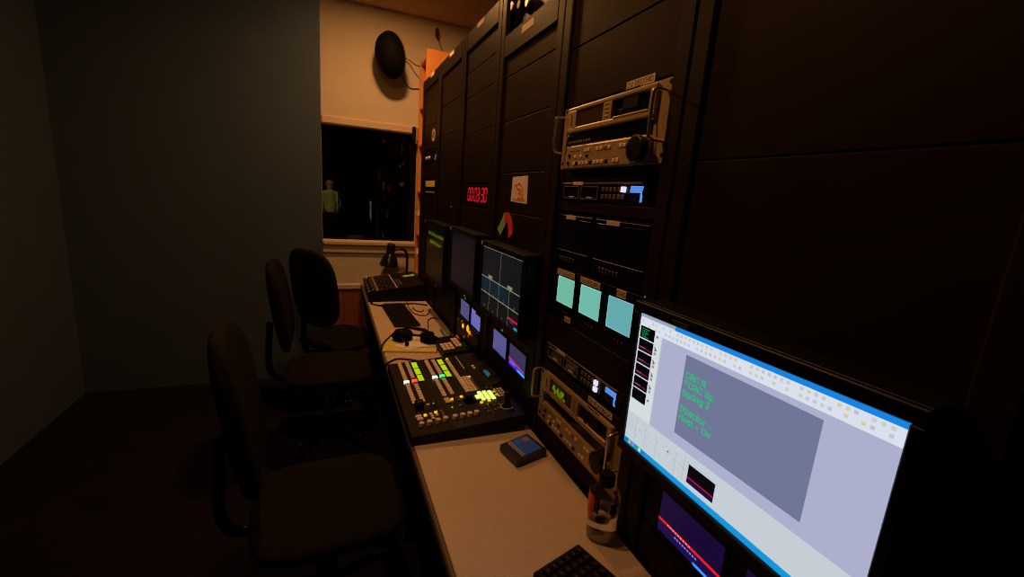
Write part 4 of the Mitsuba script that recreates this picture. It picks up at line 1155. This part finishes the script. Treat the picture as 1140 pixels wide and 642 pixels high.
# ------------------------------------------------------------------ water bottle
k = thing('water_bottle', 'clear water bottle with a red label and black cap, half full, on the desk', 'bottle')
BC = np.array([0.626, 0.787, DESK_Z])
BR = 0.0385
prof = [[0.0, 0.004], [0.026, 0.003], [0.034, 0.001], [BR, 0.008], [BR, 0.040], [BR - 0.0012, 0.050], [BR, 0.060], [BR, 0.112], [BR - 0.004, 0.126], [0.022, 0.142], [0.0165, 0.147], [0.0165, 0.152]]
put(lathe(prof, BC, n=48), 'clear_sheet', 'body', k, 50)
wp = [[0.0, 0.005], [0.026, 0.0045], [0.033, 0.004], [BR - 0.0012, 0.010], [BR - 0.0012, 0.040], [BR - 0.0024, 0.050], [BR - 0.0012, 0.060], [BR - 0.0012, 0.072], [BR - 0.003, 0.0722], [0.0, 0.0722]]
put(lathe(wp, BC, n=48), 'water', 'water', k, 40)
put(lathe([[0, 0.144], [0.0195, 0.144], [0.020, 0.147], [0.0195, 0.168], [0.016, 0.174], [0, 0.175]], BC, n=28), 'black', 'cap', k, 30)


def wrap(a0, a1, z0, z1, r):
    a = np.radians(np.linspace(a0, a1, 16))
    v = np.vstack([np.c_[BC[0] + rr * np.cos(a), BC[1] + rr * np.sin(a), np.full(16, BC[2] + zz)] for rr, zz in ((r, z0), (r, z1), (r + 0.0004, z1), (r + 0.0004, z0))])
    f = []
    for s, e in ((0, 1), (1, 2), (2, 3), (3, 0)):
        for i in range(15):
            f += [[s * 16 + i, s * 16 + i + 1, e * 16 + i + 1], [s * 16 + i, e * 16 + i + 1, e * 16 + i]]
    return trimesh.Trimesh(v, f, process=False)


lb = put(wrap(128, 196, 0.066, 0.124, BR + 0.0004), 'bottle_red', 'label_band', k, label='red paper label')
put(wrap(198, 216, 0.082, 0.120, BR + 0.0004), 'black_gloss', 'label_patch', k)
put(wrap(258, 284, 0.086, 0.114, BR + 0.0004), 'black_gloss', 'label_patch', k)

# ------------------------------------------------------------------ wall speaker with its cables, wall plate, bookcase
k = thing('wall_speaker', 'round black loudspeaker mounted high on the cream wall', 'speaker')
SC = np.array([0.442, WALL_Y - 0.165, Z(1.006)])
ax = np.array([-0.62, -0.76, -0.12]); ax /= np.linalg.norm(ax)
egg = trimesh.creation.icosphere(4, 1.0)
vv = egg.vertices.copy()
fr = np.cross([0, 0, 1.0], ax); fr /= np.linalg.norm(fr)
upv = np.cross(ax, fr)
fr, upv = fr * math.cos(0.20) + upv * math.sin(0.20), upv * math.cos(0.20) - fr * math.sin(0.20)
d3 = np.where(vv[:, 2] > 0, 0.115, 0.045)        # blunt towards the wall, domed in front
vv2 = vv[:, :1] * 0.118 * fr + vv[:, 1:2] * 0.162 * upv + (vv[:, 2] * d3)[:, None] * ax
egg.vertices = vv2 + SC
put(egg, 'black_matte', 'grille', k, True)
rim = smooth_path([SC + 0.120 * math.cos(t) * fr + 0.164 * math.sin(t) * upv for t in np.linspace(0, 2 * np.pi, 25)], 3)
put(tube(rim, 0.007, 8, curve=False), 'black', 'rim', k, True)
put(cyl(SC - ax * 0.06, (SC[0] + 0.05, WALL_Y - 0.02, SC[2] + 0.01), 0.020, n=16), 'black', 'bracket_arm', k, 30)
put(rbox(SC[0] + 0.02, SC[0] + 0.09, WALL_Y - 0.02, WALL_Y - 0.0005, SC[2] - 0.05, SC[2] + 0.06, 0.004), 'black', 'wall_plate', k)
put(rbox(SC[0] + 0.105, SC[0] + 0.112, SC[1] + 0.012, SC[1] + 0.02, SC[2] - 0.005, SC[2] + 0.012, 0.001), 'label_paper', 'badge', k)


def wall_cable(label, pts, r=0.0035):
    k = numbered('speaker_cable')
    labels[k] = {'label': label, 'category': 'cable', 'group': 'speaker cables on the wall'}
    put(tube(pts, r, 7, 8), 'cable_grey', k, smooth=True)


wy = WALL_Y - 0.006
SX, SZ = SC[0] + 0.09, SC[2]
wall_cable('thin dark cable from the speaker to the bookcase, uppermost of three', [(SX, wy - 0.004, SZ + 0.05), (0.60, wy, SZ + 0.035), (0.66, wy, SZ + 0.005), (0.715, wy, SZ + 0.00)], 0.0030)
wall_cable('thin dark cable from the speaker slanting down to the bookcase, middle of three', [(SX, wy - 0.004, SZ + 0.03), (0.60, wy, SZ + 0.01), (0.65, wy, SZ - 0.05), (0.70, wy, SZ - 0.10)], 0.0034)
wall_cable('dark cable drooping below the speaker to the bookcase, lowest of three', [(SX, wy - 0.004, SZ - 0.06), (0.575, wy, SZ - 0.14), (0.62, wy, SZ - 0.18), (0.68, wy, SZ - 0.175), (0.715, wy, SZ - 0.17)], 0.0040)
k = thing('wall_hook', 'small dark hook high on the wall with a cord hanging down', 'hook')
put(rbox(0.812, 0.838, WALL_Y - 0.02, WALL_Y - 0.0005, Z(1.25), Z(1.32), 0.006), 'cable_grey', 'hook_plate', k)
put(tube([(0.825, WALL_Y - 0.018, Z(1.30)), (0.825, WALL_Y - 0.045, Z(1.285)), (0.825, WALL_Y - 0.045, Z(1.25)), (0.825, WALL_Y - 0.02, Z(1.235))], 0.006, 8, 6), 'cable_grey', 'hook_bend', k, True)
put(tube([(0.83, WALL_Y - 0.025, Z(1.245)), (0.855, wy - 0.004, Z(1.20)), (0.878, wy - 0.004, Z(1.14)), (0.890, wy - 0.004, Z(1.08))], 0.0035, 7, 8), 'cable_grey', 'cord', k, True)

k = thing('wall_box', 'small beige and black box on the wall at the window corner', 'wall box')
put(rbox(0.668, 0.686, 3.885, 3.915, Z(0.385), Z(0.515), 0.003), 'deck_beige', 'plate', k)
put(rbox(0.640, 0.667, 3.885, WALL_Y - 0.032, Z(0.41), Z(0.52), 0.004), 'black', 'cover', k)
put(cyl((0.677, 3.8855, Z(0.405)), (0.677, 3.880, Z(0.405)), 0.006, n=12), 'black', 'screw', k)

k = thing('bookcase', 'tall orange wooden bookcase between the racks and the back wall', 'bookcase')
bx0, bx1, by0, by1, bt = 0.690, 0.955, 3.642, 3.915, Z(1.066)
put(rbox(bx0, bx1, by0, by0 + 0.020, 0.0, bt, 0.002), 'orange_wood', 'side_panel', k)
put(rbox(bx0, bx1, by1 - 0.020, by1, 0.0, bt - 0.03, 0.002), 'orange_wood', 'side_panel', k)
put(box(bx1 - 0.010, bx1, by0 + 0.021, by1 - 0.021, 0.0, bt - 0.04), 'orange_wood', 'back_board', k)
for z in (0.06, 0.42, Z(-0.72), Z(-0.38), Z(-0.02), Z(0.36), Z(0.655), Z(1.0)):
    put(rbox(bx0 + 0.004, bx1 - 0.011, by0 + 0.0205, by1 - 0.0205, z, z + 0.020, 0.002), 'orange_wood', 'shelf', k)
k = thing('blue_box', 'small blue box on an upper shelf of the orange bookcase', 'box')
put(rbox(0.700, 0.78, 3.72, 3.80, Z(0.6755), Z(0.83), 0.004), 'teal', 'carton', k)
put(rbox(0.699, 0.781, 3.719, 3.801, Z(0.815), Z(0.834), 0.003), 'case_blue', 'lid', k)
for i, (z, lab) in enumerate(((-0.185, 'knot of white cord on the front edge of the bookcase, upper of two'), (-0.505, 'knot of white cord on the front edge of the bookcase, lower of two'))):
    k = numbered('white_cord')
    labels[k] = {'label': lab, 'category': 'cord', 'group': 'white cords on the bookcase'}
    th = np.linspace(0, 4.6 * np.pi, 40)
    put(tube(np.c_[0.676 + 0.008 * np.cos(th), 3.70 + 0.05 * np.sin(th * 0.5), Z(z) + 0.014 * np.sin(th) + 0.012 * np.cos(th * 0.3)], 0.005, 7, curve=False), 'white_paper', k, smooth=True)

# ------------------------------------------------------------------ office chairs


def office_chair(label, x, y, deg, seat_z=0.47, top=1.12):
    k = thing('office_chair', label, 'chair', 'black office chairs beside the desk')
    R = trimesh.transformations.rotation_matrix(math.radians(deg), (0, 0, 1)); R[:3, 3] = [x, y, 0]   # faces +x before turning
    def tf(m):
        m = m.copy(); m.apply_transform(R); return m
    def cushion(hx, hy, hz, e=4.0):                 # superellipsoid pad
        m = trimesh.creation.icosphere(4, 1.0)
        v = m.vertices
        s = (np.abs(v[:, 0]) ** e + np.abs(v[:, 1]) ** e) ** (1 / e)
        r = np.hypot(v[:, 0], v[:, 1])
        g = np.where(s > 1e-6, r / np.maximum(s, 1e-6), 1.0)
        m.vertices = np.c_[v[:, 0] * g * hx, v[:, 1] * g * hy, np.sign(v[:, 2]) * np.abs(v[:, 2]) ** 0.6 * hz]
        return m
    seat = cushion(0.245, 0.25, 0.045); seat.apply_translation((0.0, 0, seat_z - 0.045))
    put(tf(seat), 'fabric', 'seat', k, True)
    bh = (top - seat_z - 0.10) / 2
    back = cushion(bh, 0.225, 0.040, 3.0)
    back = turn(back, 82, (0, 1, 0)); back.vertices[:, 0] -= 0.55 * (back.vertices[:, 1] ** 2) * -1.0
    back.apply_translation((-0.265, 0, seat_z + 0.10 + bh))
    put(tf(back), 'fabric', 'backrest', k, True)
    put(tf(tube([(-0.05, 0, seat_z - 0.095), (-0.24, 0, seat_z - 0.09), (-0.325, 0, seat_z - 0.02), (-0.318, 0, seat_z + 0.26)], 0.018, 8, 8)), 'black', 'back_support', k, True)
    put(tf(cat([rbox(-0.12, 0.12, -0.10, 0.10, seat_z - 0.115, seat_z - 0.086, 0.006)])), 'black', 'seat_plate', k)
    put(tf(cat([cyl((0, 0, 0.115), (0, 0, 0.25), 0.027), cyl((0, 0, 0.25), (0, 0, seat_z - 0.115), 0.018)])), 'steel', 'gas_post', k, 30)
    for i in range(5):
        a = math.radians(72 * i + 20)
        c, s = math.cos(a), math.sin(a)
        leg = put(tf(tube([(0.015 * c, 0.015 * s, 0.118), (0.15 * c, 0.15 * s, 0.105), (0.29 * c, 0.29 * s, 0.078)], 0.018, 8, 5)), 'black', 'leg', k, True)
        for sd in (-1, 1):
            p = np.array([0.285 * c - sd * 0.014 * s, 0.285 * s + sd * 0.014 * c, 0.027])
            n = np.array([-s, c, 0.0]) * 0.008
            put(tf(cyl(p - n, p + n, 0.0268, n=20)), 'rubber', 'caster', leg, 30)
    return k


office_chair('black fabric office chair at the far end of the desk, its back turned away', 0.075, 3.40, 40, top=1.125)
office_chair('black fabric office chair drawn up to the desk beside the yellow notepad', -0.012, 2.76, 0, 0.49)
office_chair('black fabric office chair drawn up to the desk in front of the video switcher', -0.012, 1.50, 4, 0.49)

# ------------------------------------------------------------------ figure added behind the window in place of a reflection in its glass


def blob(bones, length=0.02, it=6):
    """bones: (p0, r0, p1, r1); their hulls joined into one surface, refined and smoothed."""
    ms = []
    for p0, r0, p1, r1 in bones:
        a = m3.Manifold.sphere(r0, 16).translate([float(c) for c in p0])
        b = m3.Manifold.sphere(r1, 16).translate([float(c) for c in p1])
        ms.append(m3.Manifold.batch_hull([a, b]))
    m = m3.Manifold.batch_boolean(ms, m3.OpType.Add).refine_to_length(length)
    q = m.to_mesh()
    t = trimesh.Trimesh(q.vert_properties[:, :3], q.tri_verts, process=True)
    trimesh.smoothing.filter_taubin(t, 0.5, 0.53, it)
    return t


PXY = np.array([-0.005, 11.6, -0.02])
k = thing('reflected_person', 'figure in a pale yellow-green shirt beyond the dark window, standing in for a reflection', 'reflected_person')
P = lambda x, y, z: np.array([x, y, z]) + PXY
bones = [(P(0, 0, 0.98), 0.125, P(0, 0, 1.12), 0.115), (P(0, 0, 1.12), 0.115, P(0, 0, 1.33), 0.125), (P(-0.13, 0, 1.36), 0.052, P(0.13, 0, 1.36), 0.052), (P(0, 0, 1.36), 0.062, P(0, -0.005, 1.50), 0.050),
         (P(0, -0.01, 1.545), 0.072, P(0, -0.015, 1.605), 0.084), (P(0, -0.035, 1.515), 0.046, P(0, -0.02, 1.56), 0.066), (P(0, -0.098, 1.558), 0.011, P(0, -0.090, 1.585), 0.009)]
for s in (-1, 1):
    el, wr = P(0.205 * s, -0.03, 1.09), P(0.165 * s, -0.22, 0.99)
    bones += [(P(0.155 * s, 0, 1.355), 0.050, el, 0.038), (el, 0.038, wr, 0.027)]
    hd = np.array([-0.10 * s, -0.95, -0.30]); hd /= np.linalg.norm(hd)
    pm = wr + hd * 0.075
    bones += [(wr, 0.027, pm, 0.030)]
    side = np.cross(hd, [0, 0, 1.0]); side /= np.linalg.norm(side)
    for i, L in enumerate((0.062, 0.072, 0.068, 0.052)):
        b = pm + side * (0.026 - 0.0175 * i)
        j = b + hd * L * 0.55
        bones += [(b, 0.0095, j, 0.009), (j, 0.009, j + (hd + np.array([0, 0, -0.7])) * L * 0.4, 0.0075)]
    bones += [(wr + hd * 0.03, 0.012, wr + hd * 0.065 - side * -0.045 * 1, 0.009)]
    bones += [(P(0.085 * s, 0, 0.94), 0.092, P(0.095 * s, 0, 0.50), 0.058), (P(0.095 * s, 0, 0.50), 0.055, P(0.10 * s, 0.02, 0.09), 0.038), (P(0.10 * s, 0.02, 0.045), 0.042, P(0.11 * s, -0.15, 0.035), 0.033),
              (P(0.085 * s, 0.0, 1.555), 0.010, P(0.087 * s, 0.0, 1.590), 0.013)]
put(blob(bones, 0.018, 5), 'skin', 'body', k, True)
sb = [(P(0, 0, 0.96), 0.140, P(0, 0, 1.12), 0.132), (P(0, 0, 1.12), 0.132, P(0, 0, 1.33), 0.140), (P(-0.13, 0, 1.365), 0.064, P(0.13, 0, 1.365), 0.064), (P(0, 0, 1.38), 0.070, P(0, 0, 1.415), 0.062)]
for s in (-1, 1):
    sb += [(P(0.155 * s, 0, 1.355), 0.063, P(0.20 * s, -0.02, 1.10), 0.050), (P(0.20 * s, -0.02, 1.10), 0.050, P(0.183 * s, -0.13, 1.04), 0.041)]
put(blob(sb, 0.02, 5), 'shirt', 'shirt', k, True)
tb = [(P(0, 0, 0.90), 0.132, P(0, 0, 0.98), 0.134)]
for s in (-1, 1):
    tb += [(P(0.085 * s, 0, 0.93), 0.104, P(0.095 * s, 0, 0.50), 0.072), (P(0.095 * s, 0, 0.50), 0.072, P(0.10 * s, 0.02, 0.08), 0.062)]
put(blob(tb, 0.025, 4), 'trousers', 'trousers', k, True)
put(blob([(P(0, 0.015, 1.60), 0.090, P(0, 0.005, 1.632), 0.078), (P(-0.055, 0.02, 1.60), 0.05, P(-0.062, 0.02, 1.50), 0.032), (P(0.055, 0.02, 1.60), 0.05, P(0.062, 0.02, 1.50), 0.032), (P(0, 0.05, 1.60), 0.06, P(0, 0.055, 1.47), 0.045)], 0.014, 5),
    'hair', 'hair', k, True)
for s in (-1, 1):
    put(trimesh.creation.icosphere(2, 0.011).apply_translation(P(0.030 * s, -0.088, 1.592)), 'hair', 'eye', k, True)
put(rbox(*(P(-0.020, -0.0865, 0)[0], P(0.020, 0, 0)[0]), PXY[1] - 0.0875, PXY[1] - 0.078, 1.523, 1.530, 0.002), 'bottle_red', 'mouth', k)

k = thing('added_studio_light', 'added unseen spotlight beyond the window that brightens the figure', 'spotlight')  # added lamp with no known source, there to make the figure visible
sp, tg = np.array([-0.9, 9.2, 3.0]), np.array([0.0, 11.6, 1.25])
dv = (tg - sp) / np.linalg.norm(tg - sp)
put(cyl(sp - dv * 0.16, sp, 0.05, 0.07, caps=False), 'black_matte', 'can', k, 30)
put(tube([(sp[0], sp[1], 3.40), (sp[0], sp[1], 3.2), tuple(sp - dv * 0.08)], 0.012, 8, 4), 'black', 'hanger', k, True)
scene['added_studio_spot'] = {'type': 'spot', 'to_world': T().look_at(origin=sp.tolist(), target=tg.tolist(), up=[0, 0, 1]), 'intensity': {'type': 'rgb', 'value': [2.3, 1.9, 0.75]}, 'cutoff_angle': 11.0, 'beam_width': 6.0}
k = thing('reflection_curtain', 'dull brown curtain added beyond the window, standing in for dim reflections', 'curtain')  # added cloth: its brown imitates faint reflections in the window glass
cx = np.linspace(0.2, 1.9, 90)
cyv = 9.8 + 0.05 * np.sin(cx * 30)
vs = np.vstack([np.c_[cx, cyv, np.full(90, 0.02)], np.c_[cx, cyv, np.full(90, 2.15)], np.c_[cx, cyv + 0.01, np.full(90, 2.15)], np.c_[cx, cyv + 0.01, np.full(90, 0.02)]])
f = []
for a, b in ((0, 1), (1, 2), (2, 3), (3, 0)):
    for i in range(89):
        f += [[a * 90 + i, a * 90 + i + 1, b * 90 + i + 1], [a * 90 + i, b * 90 + i + 1, b * 90 + i]]
put(trimesh.Trimesh(vs, f, process=False), 'reflection_curtain', 'cloth', k, True)
put(cyl((0.15, 9.8, 2.17), (1.95, 9.8, 2.17), 0.015, n=10), 'black', 'rail', k, 30)
for x in (0.16, 1.94):
    put(cyl((x, 9.8, 0.0), (x, 9.8, 2.17), 0.015, n=10), 'black', 'stand', k, 30)
